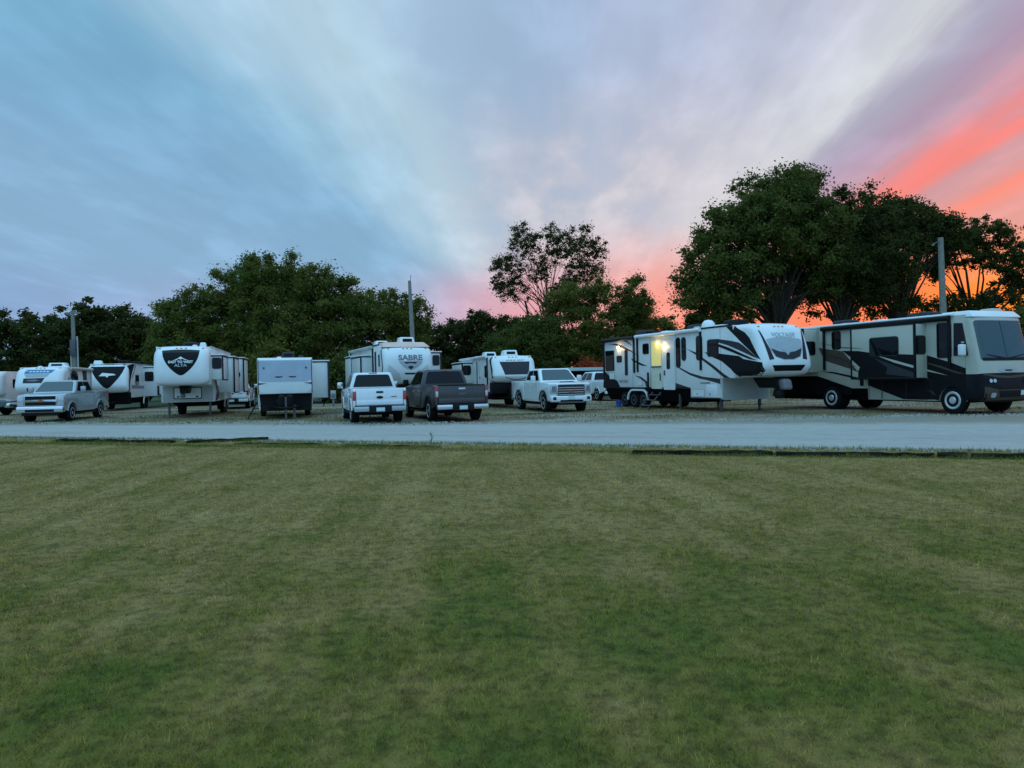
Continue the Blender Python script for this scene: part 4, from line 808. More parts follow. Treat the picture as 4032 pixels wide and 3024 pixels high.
# ---- motor coach
C = thing('motor_coach', (17.27, 26.1), 22, 'big cream motor coach with black and taupe swooshes and wide windscreen', 'motorhome'); hw = 1.27
cp = cap(C, [(.10, .42), (-.06, .60), (-.10, .95), (-.04, 1.4), (.0, 1.9), (.16, 2.7), (.28, 3.24), (.34, 3.42)], .60, hw, .20, CREAM, cols=30)
crown_ = hexa('roof_cap', (-hw+.01, .30, hw-.01, 1.6, 3.40), (-hw+.12, .52, hw-.12, 1.6, 3.64), GEL, C, .05, 3)
bod = [(.603, .46), (.62, .46)]+arc(1.14, .46, .55, 165, 12)+[(1.70, .46), (4.8, .46), (4.82, .9), (5.6, .9), (7.5, 1.42), (10.2, 1.42), (10.2, 3.5), (.603, 3.5)]
bd = prism('body', bod, 'x', -hw, hw, CREAM, C, .02, 2); BV = [bvh_of(cp), bvh_of(bd)]
sA = slide(C, -1, hw, 2.14, 5.0, 1.31, 3.28, .64, CREAM, BLK, False); sB = slide(C, -1, hw, 7.4, 9.9, 1.59, 3.42, .9, CREAM, BLK, False)
win_front(sA, 2.14, -1.80, 2.2, -1.36, 2.83, .07); win_front(sB, 7.4, -2.0, 2.36, -1.5, 2.89, .07)
Q1 = [(.603, 1.62), (1.17, 1.84), (2.12, 2.13), (3.3, 2.22), (4.45, 2.30), (5.2, 2.42), (6.1, 2.46), (5.6, 2.15), (5.1, 1.75), (5.2, 1.6), (5.2, 1.0), (4.8, 1.0), (3.15, .50), (1.72, .50)]+arc(1.14, .46, .556, 4, 165)+[(.603, .50)]
dec = [(Q1, CHAR, 0), ([(4.3, 2.2), (3.6, 2.02), (2.5, 1.72), (1.3, 1.38), (2.4, 1.60), (3.5, 1.90)], CREAM, 1), ([(7.4, 2.64), (6.89, 2.56), (6.08, 2.44), (5.46, 1.84), (5.19, 1.56), (5.71, 1.71), (7.05, 2.08)], TAUPE, 0),
       ([(4.45, 2.12), (2.67, 1.5), (2.0, 1.25), (2.68, 1.14), (3.89, 1.46), (3.82, 1.72)], DGREY, 1), ([(2.6, 1.98), (1.6, 1.74), (.9, 1.50), (.62, 1.42), (.9, 1.44), (1.6, 1.66)], TAUPE, 1),
       ([(7.3, 1.62), (6.54, 1.58), (5.2, 1.34), (5.2, 1.23), (5.82, 1.37), (6.6, 1.52)], CHAR, 0), ([(6.6, 2.3), (5.9, 2.0), (5.3, 1.78), (5.9, 2.06)], DGREY, 1), ([(7.35, 2.4), (6.5, 2.2), (6.0, 2.06), (6.4, 2.22)], DGREY, 1), ([(7.3, 2.86), (6.2, 2.62), (5.0, 2.52), (6.1, 2.58)], CHAR, 1), ([(2.62, .98), (2.0, .80), (1.75, .62), (1.9, .8)], TAUPE, 1)]
for pts, m_, lay in dec:
    if lay == 0 and m_ is CHAR and len(pts) > 15: pass
    for lo_y, hi_y, hx, sh_, kz in ((0, 2.12, hw, 0, 1), (2.16, 4.98, hw+.64, .52, .975), (5.02, 7.38, hw, 0, 1)):
        P = [(a-sh_, 1.6+(b-1.6)*kz) for a, b in pts]; P = clip_y(P, lo_y, hi_y)
        if sh_: P = [(a, max(b, 1.33)) for a, b in P]
        if len(P) > 2 and max(p[0] for p in P)-min(p[0] for p in P) > .02 and max(p[1] for p in P)-min(p[1] for p in P) > .02: decal(C, -1, hx, P, m_, 'swoosh', lay+1)
# lower body below the slide stays dark
decal(C, -1, hw, [(2.1, 1.29), (4.8, 1.29), (4.8, 1.02), (3.15, .49), (2.1, .49)], CHAR, 'lower_panel', 0)
win_side(C, -1, hw+.64, 2.82, 2.18, 4.08, 2.85, .08); win_side(C, -1, hw, 6.19, 2.56, 6.61, 3.27, .08); win_side(C, -1, hw, 1.16, 2.04, 1.67, 3.24, .05); 
w_ = prism('cab_window', [(1.04, 2.07), (1.02, 3.23), (.70, 3.21), (.50, 2.07)], 'x', -hw-.001, -hw-.03, GLASS, C)
awning(C, -1, hw+.02, 1.12, 7.1, 3.42, BLK, BLK, .095); tube('roof_gutter', [(-hw-.01, 1.0, 3.53), (-hw-.01, 5, 3.53), (-hw-.01, 10.1, 3.53)], .06, GEL, C, 8)
lathe('door_ring', [(.16, -.002), (.2, -.01), (.2, -.025), (.15, -.03), (.15, -.005)], 'x', (-hw, 5.45, 2.72), BLK, C, 18)
CV = bvh_of(cp)
conform('windscreen', poly2d(rrect(-1.20, 1.86, 1.20, 3.28, .10)), CV, GLASS2, C, out=.008, step=.06); conform('glass_seam', poly2d([(-.012, 1.88), (.012, 1.88), (.012, 3.26), (-.012, 3.26)]), CV, BLK, C, out=.011)
conform('dash_shade', poly2d(rrect(-1.16, 1.87, 1.16, 1.97, .03)), CV, BLK, C, out=.010, step=.06)
shl = cap(C, [(.085, .41), (-.072, .60), (-.113, .95), (-.053, 1.44)], .60, hw+.009, .20, CHAR, 'front_shell', 30, 6); CV = bvh_of(shl)
conform('mask_brow', poly2d([(-1.22, 1.43), (-.6, 1.36), (0, 1.33), (.6, 1.36), (1.22, 1.43), (1.22, 1.38), (.6, 1.28), (0, 1.25), (-.6, 1.28), (-1.22, 1.38)]), CV, TAUPE, C, out=.005, step=.06)
CV0 = bvh_of(cp); conform('hood_trim', poly2d(spline([(-.5, 1.52), (-.3, 1.59), (0, 1.62), (.3, 1.59), (.5, 1.52), (.3, 1.46), (0, 1.455), (-.3, 1.46), (-.5, 1.52)], 3)[:-1]), CV0, LGREY, C, out=.012); conform('emblem', poly2d([(-.2, 1.55), (.2, 1.55), (.15, 1.50), (-.15, 1.50)]), CV0, CHAR, C, out=.018)
conform('bumper_trim', poly2d([(-1.2, .98), (-.6, .86), (.6, .86), (1.2, .98), (1.2, .50), (-1.2, .50)]), CV, TAUPE, C, out=.012); conform('lower_grille', poly2d([(-.62, .82), (.62, .82), (.5, .60), (-.5, .60)]), CV, BLK, C, out=.018)
for s_ in (-1, 1):
    conform('headlight', poly2d([(s_*1.1, 1.28), (s_*.66, 1.20), (s_*.66, 1.06), (s_*1.08, 1.10)]), CV, BLK, C, out=.018)
    for dx in (.78, .96): conform('lamp_lens', poly2d([(s_*dx+.075*math.cos(k*.5236), 1.17+.065*math.sin(k*.5236)) for k in range(12)]), CV, CLRL, C, out=.028)
    conform('fog_light', poly2d(rrect(s_*.85-.12, .60, s_*.85+.12, .76, .06)), CV, SILV, C, out=.024)
    conform('windscreen_wiper', poly2d([(s_*.1, 1.92), (s_*.95, 2.06), (s_*.95, 2.09), (s_*.1, 1.97)]), CV0, BLK, C, out=.022)
    a_, b_ = sorted((s_*(hw-.01), s_*(hw+.12))); mm = box('mirror', (a_, .62, 2.5), (b_, .68, 2.56), CREAM, C, .01); a_, b_ = sorted((s_*(hw+.10), s_*(hw+.34))); box('mirror_shell', (a_, .48, 2.06), (b_, .66, 2.46), GEL, mm, .05, 3); 
    wheel(C, s_*(hw-.16), 1.14, .5, .28, s_, ALLOY, .64, True); wheel(C, s_*(hw-.16), 6.75, .5, .28, s_, ALLOY, .64, True); wheel(C, s_*(hw-.47), 6.75, .5, .28, s_, ALLOY, .64, True)
conform('number_plate', poly2d(rrect(.5, .66, .8, .82, .02)), CV, PLATE, C, out=.026)
under(C, hw, .7, 10.0, .40, 1.30)
box('rear_skirt', (-hw+.03, 5.62, .62), (-hw+.06, 9.9, 1.44), UNDER, C)
ac(C, .1, 3.4, 3.5, .75, 1.15, .33, DGREY); ac(C, .1, 7.2, 3.5, .75, 1.1, .33, DGREY); vent(C, -.6, 4.6, 3.5, .5, .16); vent(C, -.5, 2.6, 3.5, .45, .14, SILV); vent(C, .6, 1.0, 3.62, .6, .14, CREAM); vent(C, -.7, 6.4, 3.5, .4, .14, LGREY)
box('solar_panel', (-.9, 5.0, 3.53), (-.1, 6.0, 3.56), GLASS, C)

# ---- fifth wheel with the dark shield and mountain
A = thing('fifth_wheel_trailer', (-15.5, 35.1), 15, 'white gooseneck fifth-wheel with a dark shield and mountain emblem on its nose', 'camper', GRP); hw = 1.22
cp = cap(A, [(.55, 1.58), (.16, 1.62), (.0, 1.85), (-.04, 2.3), (.03, 2.85), (.2, 3.22), (.5, 3.42), (.95, 3.48)], .95, hw, .34, GEL)
prism('body', [(.953, 1.60), (2.0, 1.60), (2.0, .76), (10.4, .76), (10.4, 3.44), (.953, 3.44)], 'x', -hw, hw, FIL, A, .03)
CV = bvh_of(cp); sh = spline([(-.82, 3.24), (-.4, 3.27), (.0, 3.28), (.4, 3.27), (.82, 3.24)], 3)+spline([(.82, 3.24), (.76, 2.9), (.58, 2.55), (.30, 2.24), (0, 2.06), (-.30, 2.24), (-.58, 2.55), (-.76, 2.9), (-.82, 3.24)], 3)[1:-1]
conform('shield', poly2d(sh), CV, CHAR, A); conform('shield_band', poly2d([(-.80, 3.24), (.80, 3.24), (.79, 3.14), (-.79, 3.14)]), CV, DGREY, A, out=.010)
conform('emblem', poly2d([(-.34, 2.76), (-.12, 2.86), (0, 2.95), (.14, 2.85), (.36, 2.76), (.18, 2.79), (.06, 2.85), (0, 2.80), (-.08, 2.85), (-.16, 2.79)]), CV, GEL, A, out=.011)
conform('lettering', text2d('EAST TO WEST', .155, .006), CV, GEL, A, 0, 2.69, .011, .1, 1.02); conform('lettering', text2d('ALTA', .17, .006), CV, SILV, A, 0, 2.53, .011, .1, 1.3)
prism('nose_wall', rrect(-1.15, .80, 1.15, 1.55, .05), 'y', 2.0, 1.985, LGREY, A); prism('door_seal', rrect(-.66, .92, .64, 1.50, .05), 'y', 1.986, 1.976, CHAR, A); prism('storage_door', rrect(-.62, .96, .60, 1.46, .05), 'y', 1.977, 1.962, GEL, A); 
for x_ in (-.45, .42): box('latch', (x_-.06, 1.945, 1.0), (x_+.06, 1.963, 1.06), BLK, A)
pb = hexa('pin_box', (-.16, .7, .16, 1.7, 1.20), (-.22, .8, .22, 1.9, 1.58), BLK, A, .02); lathe('king_pin', [(.1, -.12), (.12, 0), (.06, .1)], 'z', (-.05, .8, 1.12), STEEL, pb, 12)
s1 = slide(A, 1, hw, .96, 3.0, 1.85, 2.96, .55, FIL, PLUM); win_front(s1, .96, 1.30, 2.40, 1.66, 2.88, .06)
s2 = slide(A, 1, hw, 4.3, 6.6, 1.18, 2.98, .76, FIL); s3 = slide(A, 1, hw, 7.4, 10.0, 1.18, 3.02, .98, FIL); prism('oval_window', [(1.94+.06*math.cos(k*.5236), 2.14+.14*math.sin(k*.5236)) for k in range(12)], 'y', 7.4, 7.37, GLASS, s3)
s4 = slide(A, -1, hw, 4.5, 8.5, 1.15, 2.95, .6, FIL)
roof_edge(A, hw, 1.0, 10.3, 3.46, LGREY)
decal(A, 1, hw, [(2.2, 1.85), (3.0, 1.8), (3.8, 1.1), (3.2, .8), (2.3, .8), (2.9, 1.25)], PLUM, 'swoosh'); decal(A, 1, hw, [(3.1, 1.6), (4.1, 1.5), (4.2, .85), (3.6, .85)], MGREY, 'swoosh')
under(A, hw, 4.2, 10.2, .5, .758); tandem(A, hw, 7.2, .37); [jack(A, x_, 2.5, .76) for x_ in (-.95, .95)]
ac(A, 0.0, 3.4, 3.46, .75, 1.1, .32, PLUM); vent(A, .75, 2.0, 3.46, .36, .24); vent(A, .45, 1.4, 3.46, .3, .1)

# ---- grey-fronted trailer with a bunk slide
G = thing('travel_trailer', (-10.07, 33.3), 17, 'boxy travel trailer with grey upper front, white lower band and one slide-out', 'camper', GRP); hw = 1.18
bd = prism('body', [(.02, 1.13), (-.02, 1.62), (.16, 2.62), (.34, 2.74), (6.6, 2.74), (6.6, .62), (.53, .62), (.53, 1.12)], 'x', -hw, hw, FIL, G, .03); CV = bvh_of(bd)
conform('grey_panel', poly2d([(-1.14, 2.62), (1.14, 2.62), (1.14, 1.76), (.9, 1.66), (-.9, 1.66), (-1.14, 1.76)]), CV, GREYP, G)
conform('lower_panel', poly2d([(-1.14, 1.56), (-.8, 1.63), (.8, 1.63), (1.14, 1.56), (1.14, 1.34), (.90, 1.15), (-.90, 1.15), (-1.14, 1.34)]), CV, GEL, G)
for s_ in (-1, 1):
    conform('dash', poly2d([(s_*1.14, 1.62), (s_*.78, 1.60), (s_*1.14, 1.54)]), CV, DGREY, G, out=.012)
    conform('star', poly2d([(s_*.9+.07*(1 if k % 2 == 0 else .4)*math.sin(k*math.pi/5), 2.28+.07*(1 if k % 2 == 0 else .4)*math.cos(k*math.pi/5)) for k in range(10)]), CV, PLUM, G, out=.012)
[conform('logo_smudge', poly2d([(a_-.17, 1.87), (a_-.12, 1.91), (a_+.1, 1.90), (a_+.18, 1.93), (a_+.15, 1.86), (a_, 1.84)]), CV, DGREY, G, out=.012) for a_ in (-.28, .30)]
for s_ in (-1, 1): conform('corner_trim', poly2d([(s_*1.155, 2.66), (s_*1.125, 2.66), (s_*1.125, 1.15), (s_*1.155, 1.15)]), CV, DGREY, G, out=.014)
sl = slide(G, 1, hw, 2.6, 4.6, .86, 2.56, .86, FIL, DGREY)
tube('slide_prop', [(1.9, 2.8, .86), (1.75, 2.8, .42)], .025, BLK, G, 6)
prism('apron', [(-1.05, .36), (1.12, .36), (1.16, 1.12), (-1.12, 1.12)], 'y', .46, .50, BLK, G)
for s_ in (-1, 1): tube('tongue_rail', [(s_*.75, .6, .56), (0, -1.0, .52)], .05, BLK, G, 6)
for x_ in (-.17, .17): lathe('gas_bottle', [(.06, 0), (.15, .04), (.16, .3), (.15, .44), (.05, .52), (.05, .56), (.001, .57)], 'z', (x_, -.30, .58), CHAR, G, 14)
jk = tube('tongue_jack', [(0, -.85, .04), (0, -.85, 1.0)], .045, STEEL, G, 8); box('foot_pad', (-.12, -.97, 0), (.12, -.73, .04), STEEL, jk)
box('battery_box', (-.4, .02, .6), (-.05, .34, .86), BLK, G, .02); box('jack_pad', (.3, -.2, 0), (.42, -.08, .62), STEEL, G)
tube('step_rail', [(-1.25, .9, .75), (-1.62, .5, .05)], .03, BLK, G, 6); 
for i_ in range(2): box('entry_step', (-1.45-.14*i_, .62, .46-.22*i_), (-1.16-.14*i_, 1.2, .49-.22*i_), BLK, G, .008)
under(G, hw, .5, 6.5, .36, .62); tandem(G, hw, 4.0, .34)
ac(G, .15, 1.9, 2.74, .62, .85, .30, DGREY); vent(G, .72, 1.5, 2.74, .34, .14, DGREY); vent(G, -.25, 1.3, 2.74, .3, .08)

# ---- fifth wheel lettered SABRE
S = thing('fifth_wheel_trailer', (-5.07, 37.0), 22, 'white fifth-wheel lettered across its nose, with a peach roof, behind two pickups', 'camper', GRP); hw = 1.25
cp = cap(S, [(.75, 1.42), (.34, 1.50), (.10, 1.80), (.0, 2.25), (.05, 2.75), (.22, 3.12), (.42, 3.26), (.95, 3.34)], .95, hw, .20, GEL)
prism('body', [(.953, 1.44), (2.3, 1.44), (2.3, .8), (9.8, .8), (9.8, 3.44), (2.3, 3.44), (.953, 3.34)], 'x', -hw, hw, FIL, S, .03)
hexa('roof_skin', (-hw+.03, .35, hw-.03, 2.6, 3.27), (-hw+.22, .85, hw-.22, 2.7, 3.54), PEACH, S, .05, 2)  # peach-coloured skin over the front of the roof
CV = bvh_of(cp)
conform('lettering', text2d('SABRE', .36, .014), CV, MGREY, S, .10, 2.72, .009, .1, 1.22)
conform('nose_panel', poly2d(spline([(-.5, 2.56), (.1, 2.58), (.7, 2.56), (.5, 2.30), (.10, 2.12), (-.3, 2.30), (-.5, 2.56)], 3)[:-1]), CV, SILV, S, out=.007)
conform('emblem', poly2d([(-.24, 2.52), (.44, 2.52), (.34, 2.42), (.10, 2.46), (-.14, 2.42)]), CV, DGREY, S, out=.011); conform('emblem', poly2d([(-.06, 2.28), (.10, 2.34), (.26, 2.28), (.10, 2.14)]), CV, PLUM, S, out=.011)
conform('nose_slot', poly2d([(-.22, 1.99), (.42, 1.99), (.36, 1.90), (-.16, 1.90)]), CV, PLUM, S, out=.008)
for s_ in (-1, 1): conform('nose_shading', poly2d([(s_*1.0, 2.4), (s_*.45, 1.95), (s_*.35, 1.62), (s_*.9, 1.62), (s_*1.05, 1.9)]), CV, PALE, S, out=.005)
wrap_side('edge_band', [(.62, 3.26), (.54, 3.22), (.2, 2.3), (.35, 1.6), (.5, 1.6), (.34, 2.3), (.66, 3.1)], [CV], CHAR, S, -1)
win_side(S, -1, hw, .95, 2.36, 1.15, 2.9, .05); box('door_shade', (-hw-.03, 1.75, 1.5), (-hw, 2.05, 3.1), PLUM, S)
s1 = slide(S, -1, hw, 3.0, 5.6, 1.3, 2.86, .58, FIL, DGREY); s2 = slide(S, -1, hw, 6.6, 8.6, 1.3, 2.95, .42, FIL, DGREY); s3 = slide(S, 1, hw, 3.0, 6.0, 1.6, 3.04, 1.3-.0, FIL, DGREY)
win_front(s3, 3.0, 2.1, 2.42, 2.42, 2.92, .06); awning(S, -1, hw, 2.4, 9.0, 3.36, LGREY, CHAR)
roof_edge(S, hw, 1.0, 9.7, 3.44, DGREY)
under(S, hw, 2.35, 9.6, .45, .80); tandem(S, hw, 6.8, .37); [jack(S, x_, 2.7, .8) for x_ in (-.95, .95)]
hexa('pin_box', (-.16, .7, .16, 1.8, 1.1), (-.22, .9, .22, 2.0, 1.44), BLK, S, .02)
ac(S, .42, 2.3, 3.50, .82, .95, .36); ac(S, -.62, 3.6, 3.46, .7, .95, .28); vent(S, -.3, 2.0, 3.52, .3, .06)

# ---- white trailer with the big front window
J = thing('travel_trailer', (.2, 40.0), 15, 'small white travel trailer with a wide blind-covered front window and two roof units', 'camper', GRP); hw = 1.22
cp = cap(J, [(.62, 1.36), (.30, 1.40), (.08, 1.62), (.05, 1.85), (.30, 2.45), (.48, 2.70), (.75, 2.82), (1.1, 2.86)], 1.1, hw, .26, GEL)
prism('body', [(1.103, .88), (9.0, .88), (9.0, 2.84), (1.103, 2.84)], 'x', -hw, hw, FIL, J, .03)
prism('front_apron', [(-1.18, .80), (1.18, .80), (1.18, 1.38), (-1.18, 1.38)], 'y', .42, 1.10, CHAR, J, .03)
CV = bvh_of(cp); conform('front_window', poly2d([(-.74, 2.46), (.84, 2.46), (.72, 1.84), (-.52, 1.84)]), CV, DGREY, J, out=.010); conform('window_frame', poly2d([(-.79, 2.50), (.89, 2.50), (.76, 1.80), (-.56, 1.80)]), CV, FRAME, J, out=.005)
[conform('logo_mark', poly2d([(a_, 2.55), (a_+.16, 2.56), (a_+.17, 2.60), (a_+.01, 2.59)]), CV, MGREY, J, out=.009) for a_ in (-.42, -.23, -.04, .2, .39)]; conform('smile_stripe', poly2d(spline([(-.55, 1.70), (.1, 1.55), (.75, 1.70)], 4)+spline([(.75, 1.66), (.1, 1.49), (-.55, 1.66)], 4)), CV, MGREY, J)
for s_ in (-1, 1): wrap_side('edge_band', [(.86, 2.80), (.66, 2.72), (.30, 2.05), (.22, 1.62), (.34, 1.62), (.46, 2.05), (.98, 2.8)], [CV], CHAR, J, s_)
win_side(J, -1, hw, 1.55, 1.70, 1.95, 2.30, .06); awning(J, -1, hw, 1.2, 8.6, 2.82, GEL, PLUM, .075)
dr = prism('entry_door', rrect(3.0, 1.0, 3.7, 2.66, .08), 'x', -hw, -hw-.03, GEL, J); box('handle', (-hw-.06, 3.06, 1.6), (-hw-.031, 3.12, 1.75), BLK, dr)
s1 = slide(J, -1, hw, 5.2, 8.4, 1.36, 2.52, .66, FIL, CHAR); win_front(s1, 5.2, -1.80, 1.88, -1.36, 2.40, .1)
decal(J, -1, hw, [(1.2, 1.2), (3.0, 1.0), (2.8, .92), (1.2, 1.05)], MGREY, 'stripe'); decal(J, -1, hw, [(3.9, 2.6), (4.15, 2.6), (4.15, 1.0), (3.9, 1.0)], DGREY, 'stripe')
under(J, hw, 1.15, 8.9, .45, .88); tandem(J, hw, 5.6, .35)
for s_ in (-1, 1): tube('tongue_rail', [(s_*.7, 1.0, .6), (0, -.75, .55)], .05, BLK, J, 6)
box('gas_bottle_cover', (-.36, -.12, .6), (.36, .36, 1.16), CHAR, J, .08, 3); jk = tube('tongue_jack', [(0, -.55, .04), (0, -.55, 1.0)], .04, STEEL, J, 8); box('foot_pad', (-.12, -.67, 0), (.12, -.43, .04), STEEL, jk)
box('led_strip', (-1.35, 1.5, .42), (-1.32, 3.6, .45), BLUELED, J)
ac(J, .35, 2.6, 2.86, .82, .95, .34); ac(J, -.45, 4.2, 2.84, .74, .95, .32); vent(J, -.8, 5.5, 2.84, .5, .12)

# ---- trailer with the long dark shield
H_ = thing('travel_trailer', (-26.5, 49.0), 15, 'travel trailer with a long dark pointed shield on a white front', 'camper', GRP); hw = 1.24
cp = cap(H_, [(.55, 1.18), (.25, 1.22), (.05, 1.45), (.0, 1.75), (.14, 2.3), (.38, 2.85), (.58, 3.04), (.95, 3.12), (1.15, 3.13)], 1.15, hw, .22, GEL)
prism('body', [(1.153, .84), (9.0, .84), (9.0, 3.14), (1.153, 3.14)], 'x', -hw, hw, FIL, H_, .03)
prism('front_apron', [(-1.2, .42), (1.2, .42), (1.2, 1.2), (-1.2, 1.2)], 'y', .45, 1.15, UNDER, H_)
CV = bvh_of(cp); conform('shield', poly2d(spline([(-1.06, 3.05), (-.5, 3.08), (0, 3.09), (.5, 3.08), (1.06, 3.05)], 2)+spline([(1.06, 3.05), (.9, 2.55), (.55, 2.0), (.0, 1.48), (-.55, 2.0), (-.9, 2.55), (-1.06, 3.05)], 3)[1:-1]), CV, CHAR, H_)
conform('emblem', poly2d([(-.5, 2.30), (-.3, 2.52), (.42, 2.44), (.5, 2.36), (.1, 2.32), (0, 2.2), (-.1, 2.3)]), CV, GEL, H_, out=.011)
wrap_side('edge_band', [(.50, 3.06), (1.15, 3.10), (2.2, 3.10), (1.3, 2.5), (.75, 1.9), (.70, 1.25), (.45, 1.25), (.40, 1.8), (.55, 2.3)], [CV, bvh_of([c for c in H_.children if c.name.startswith('body')][0])], CHAR, H_, 1)
decal(H_, 1, hw, [(2.4, 3.05), (2.6, 3.05), (1.45, 2.2), (1.25, 2.2)], TAUPE, 'stripe', 1); decal(H_, 1, hw, [(1.16, 1.7), (5.0, 1.62), (5.0, 1.42), (1.16, 1.45)], MGREY, 'stripe', 1)
win_side(H_, 1, hw, 2.3, 1.75, 3.3, 2.35, .06); s1 = slide(H_, 1, hw, 5.0, 8.2, .86, 2.9, .95, FIL, MGREY); win_front(s1, 5.0, 1.34, 1.98, 1.86, 2.6, .06)
under(H_, hw, 1.2, 8.9, .45, .84); tandem(H_, hw, 5.6, .36)
for s_ in (-1, 1): tube('tongue_rail', [(s_*.7, 1.0, .6), (0, -.7, .55)], .05, BLK, H_, 6)
ac(H_, .3, 3.8, 3.14, .8, 1.1, .3, CHAR); ac(H_, .5, 6.5, 3.14, .8, 1.1, .3, CHAR); vent(H_, -1.0, 2.2, 3.13, .55, .26); roof_edge(H_, hw, 1.2, 8.9, 3.14, LGREY)

# ---- trailer with blue front bands
B = thing('travel_trailer', (-26.6, 42.0), 15, 'rounded white travel trailer with blue and grey bands on its front behind the silver pickup', 'camper', GRP); hw = 1.22
cp = cap(B, [(.6, 1.2), (.28, 1.26), (.05, 1.5), (.02, 1.8), (.22, 2.3), (.45, 2.64), (.75, 2.78), (1.1, 2.82)], 1.1, hw, .30, GEL)
prism('body', [(1.103, .8), (6.0, .8), (6.0, 2.80), (1.103, 2.80)], 'x', -hw, hw, FIL, B, .03); prism('front_apron', [(-1.16, .42), (1.16, .42), (1.16, 1.22), (-1.16, 1.22)], 'y', .5, 1.1, UNDER, B)
CV = bvh_of(cp)
conform('band', poly2d([(-.70, 2.66), (.78, 2.64), (.60, 2.45), (-.74, 2.42)]), CV, BLUEV, B); conform('band', poly2d([(-.72, 2.40), (.56, 2.43), (.40, 2.22), (-.62, 2.20)]), CV, SILV, B); conform('band', poly2d([(-.74, 2.16), (.32, 2.18), (.18, 1.89), (-.75, 1.89)]), CV, DGREY, B)
[conform('logo_mark', poly2d([(a_, 2.50), (a_+.12, 2.51), (a_+.13, 2.57), (a_+.02, 2.56)]), CV, GEL, B, out=.012) for a_ in (-.5, -.33, -.16, .01, .18, .35)]; conform('logo_mark', poly2d([(-.6, 2.06), (-.2, 2.10), (.1, 2.04), (-.15, 1.98), (-.5, 2.0)]), CV, MGREY, B, out=.012)
conform('sticker', poly2d([(-.55, 1.62), (-.33, 1.62), (-.33, 1.42), (-.55, 1.42)]), CV, PLUM, B)
decal(B, 1, hw, [(1.12, 2.1), (2.0, 2.6), (2.4, 2.6), (3.0, 2.5), (1.6, 2.05)], PLUM, 'swoosh'); decal(B, 1, hw, [(3.9, 2.78), (4.9, 2.78), (4.9, 1.9), (4.2, 1.9)], PLUM, 'swoosh'); win_side(B, 1, hw, 1.9, 2.0, 3.0, 2.4, .06)
awning(B, 1, hw, 1.3, 5.8, 2.72, CREAM, LGREY)
under(B, hw, 1.15, 5.9, .4, .8); tandem(B, hw, 3.9, .34)
for s_ in (-1, 1): tube('tongue_rail', [(s_*.7, 1.0, .55), (0, -.7, .5)], .05, BLK, B, 6)
ac(B, .35, 2.6, 2.82, .95, .95, .26); vent(B, -.45, 2.0, 2.82, .3, .08); vent(B, .95, 1.8, 2.81, .3, .1)

# ---- trailer at the very edge of the lot
T = thing('travel_trailer', (-38.2, 54.0), 15, 'pale trailer mostly out of view past the slate grey vehicle', 'camper', GRP); hw = 1.22
cap(T, [(.5, 1.05), (.22, 1.1), (.05, 1.4), (.02, 1.8), (.12, 2.4), (.35, 2.78), (.7, 2.9), (1.0, 2.92)], 1.0, hw, .26, FIL)
prism('body', [(1.003, .8), (6.5, .8), (6.5, 2.9), (1.003, 2.9)], 'x', -hw, hw, FIL, T, .03); win_side(T, 1, hw, 2.2, 1.7, 3.2, 2.3, .06); under(T, hw, .9, 6.4, .4, .8); tandem(T, hw, 4.0, .34)

# ---- low carport behind the pickups
K = thing('carport', (5.6, 55.5), 12, 'low grey carport roof on posts in front of the rust red shrub', 'carport')
hexa('roof', (-2.0, -1.6, 1.6, 1.6, 2.05), (-1.9, -1.3, 1.5, 1.5, 2.28), AQUA, K, .02)
for x_ in (-1.8, 1.4):
    for y_ in (-1.4, 1.4): box('post', (x_-.05, y_-.05, 0), (x_+.05, y_+.05, 2.05), STEEL, K)
box('under_roof_shade', (-1.75, 1.42, .05), (1.35, 1.46, 2.04), UNDER, K)  # black sheet standing in for the shade beneath the carport roof

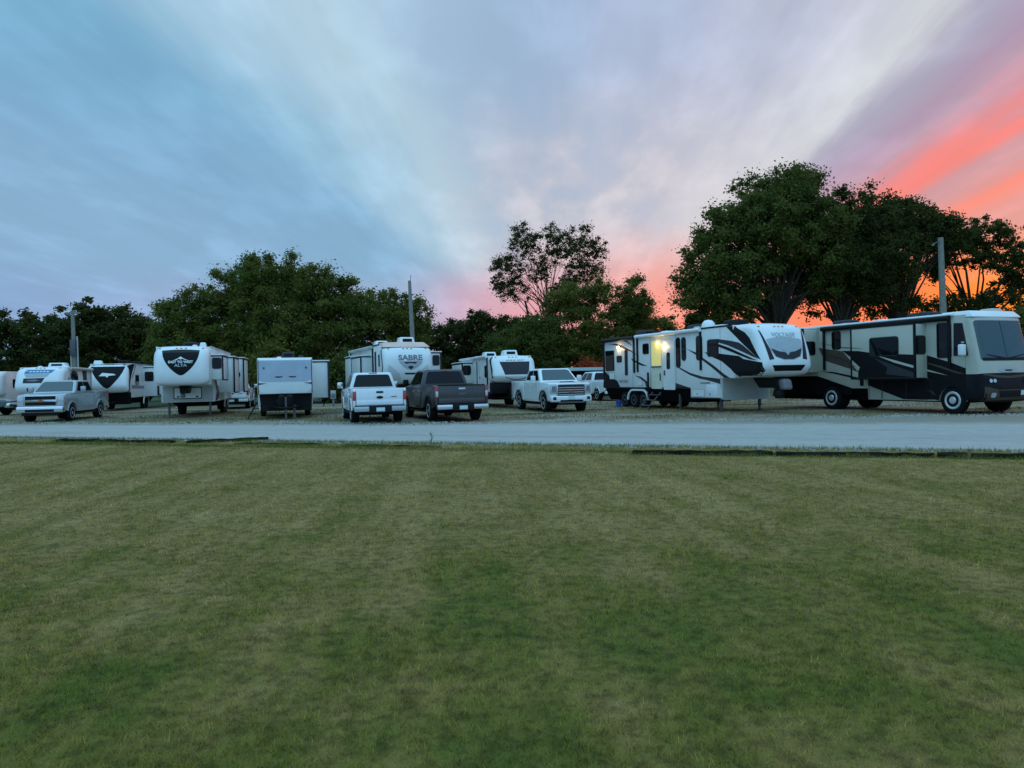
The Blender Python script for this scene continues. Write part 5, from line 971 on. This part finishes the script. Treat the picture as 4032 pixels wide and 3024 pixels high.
# ------------------------------------------------------------------ last small fittings
def marker_row(th, z, xs, m=AMBL):
    cp_ = [c for c in th.children if c.name.startswith('front_cap')][0]; bv = bvh_of(cp_)
    for x_ in xs: conform('clearance_lamp', poly2d(rrect(x_-.05, z-.02, x_+.05, z+.02, .015)), bv, m, th, out=.016)
for th_, z_ in ((V, 3.44), (A, 3.34), (S, 3.18), (J, 2.74), (H_, 3.085), (B, 2.73)): marker_row(th_, z_, (-.95, -.2, 0, .2, .95))
for y_ in (2.36, 5.58, 7.7, 9.35): box('panel_seam', (-1.2755, y_-.008, 1.0), (-1.268, y_+.008, 3.52), MGREY, V)
box('rub_rail', (-1.285, 4.52, .985), (-1.268, 12.38, 1.03), CHAR, V); box('rub_rail', (-1.285, 2.37, .56), (-1.268, 4.5, .60), CHAR, V)
for y0, z0, y1, z1 in ((3.5, .64, 4.35, .95), (11.2, 1.45, 11.7, 1.8), (8.5, 1.12, 8.9, 1.4)):
    h_ = prism('hatch_seal', rrect(y0-.015, z0-.015, y1+.015, z1+.015, .04), 'x', -1.27, -1.276, MGREY, V); prism('hatch_lid', rrect(y0, z0, y1, z1, .03), 'x', -1.2765, -1.284, FIL, h_)
for y0, y1 in ((1.95, 3.0), (3.05, 4.1), (4.15, 4.75)):
    for a_ in (y0, y1): box('hatch_seam', (-1.284, a_-.006, .50), (-1.272, a_+.006, 1.25), DGREY, C)
lad = tube('roof_ladder', [(-.9, 12.46, .9), (-.9, 12.46, 3.6), (-.9, 12.1, 3.75)], .018, STEEL, V, 6); tube('ladder_rail', [(-.5, 12.46, .9), (-.5, 12.46, 3.6), (-.5, 12.1, 3.75)], .018, STEEL, lad, 6)
for k_ in range(8): tube('rung', [(-.9, 12.46, 1.1+.32*k_), (-.5, 12.46, 1.1+.32*k_)], .014, STEEL, lad, 6)
pp = thing('power_pedestal', (-11.8, 49.4), 12, 'short grey hookup pedestal standing past the slide-out of the grey-fronted trailer', 'pedestal')
box('post', (-.07, -.05, -.05), (.07, .05, .55), WOODP, pp, .006); pbx = hexa('outlet_box', (-.17, -.1, .17, .1, .5), (-.17, -.06, .17, .1, 1.05), LGREY, pp, .015); box('cover_flap', (-.13, -.115, .58), (.13, -.09, .86), MGREY, pbx, .006)
for s_ in (-1, 1):
    a_, b_ = sorted((s_*1.262, s_*1.292)); prism('arch_trim', arc(1.14, .46, .63, 3, 177)+arc(1.14, .46, .53, 177, 3), 'x', a_, b_, CHAR, C)
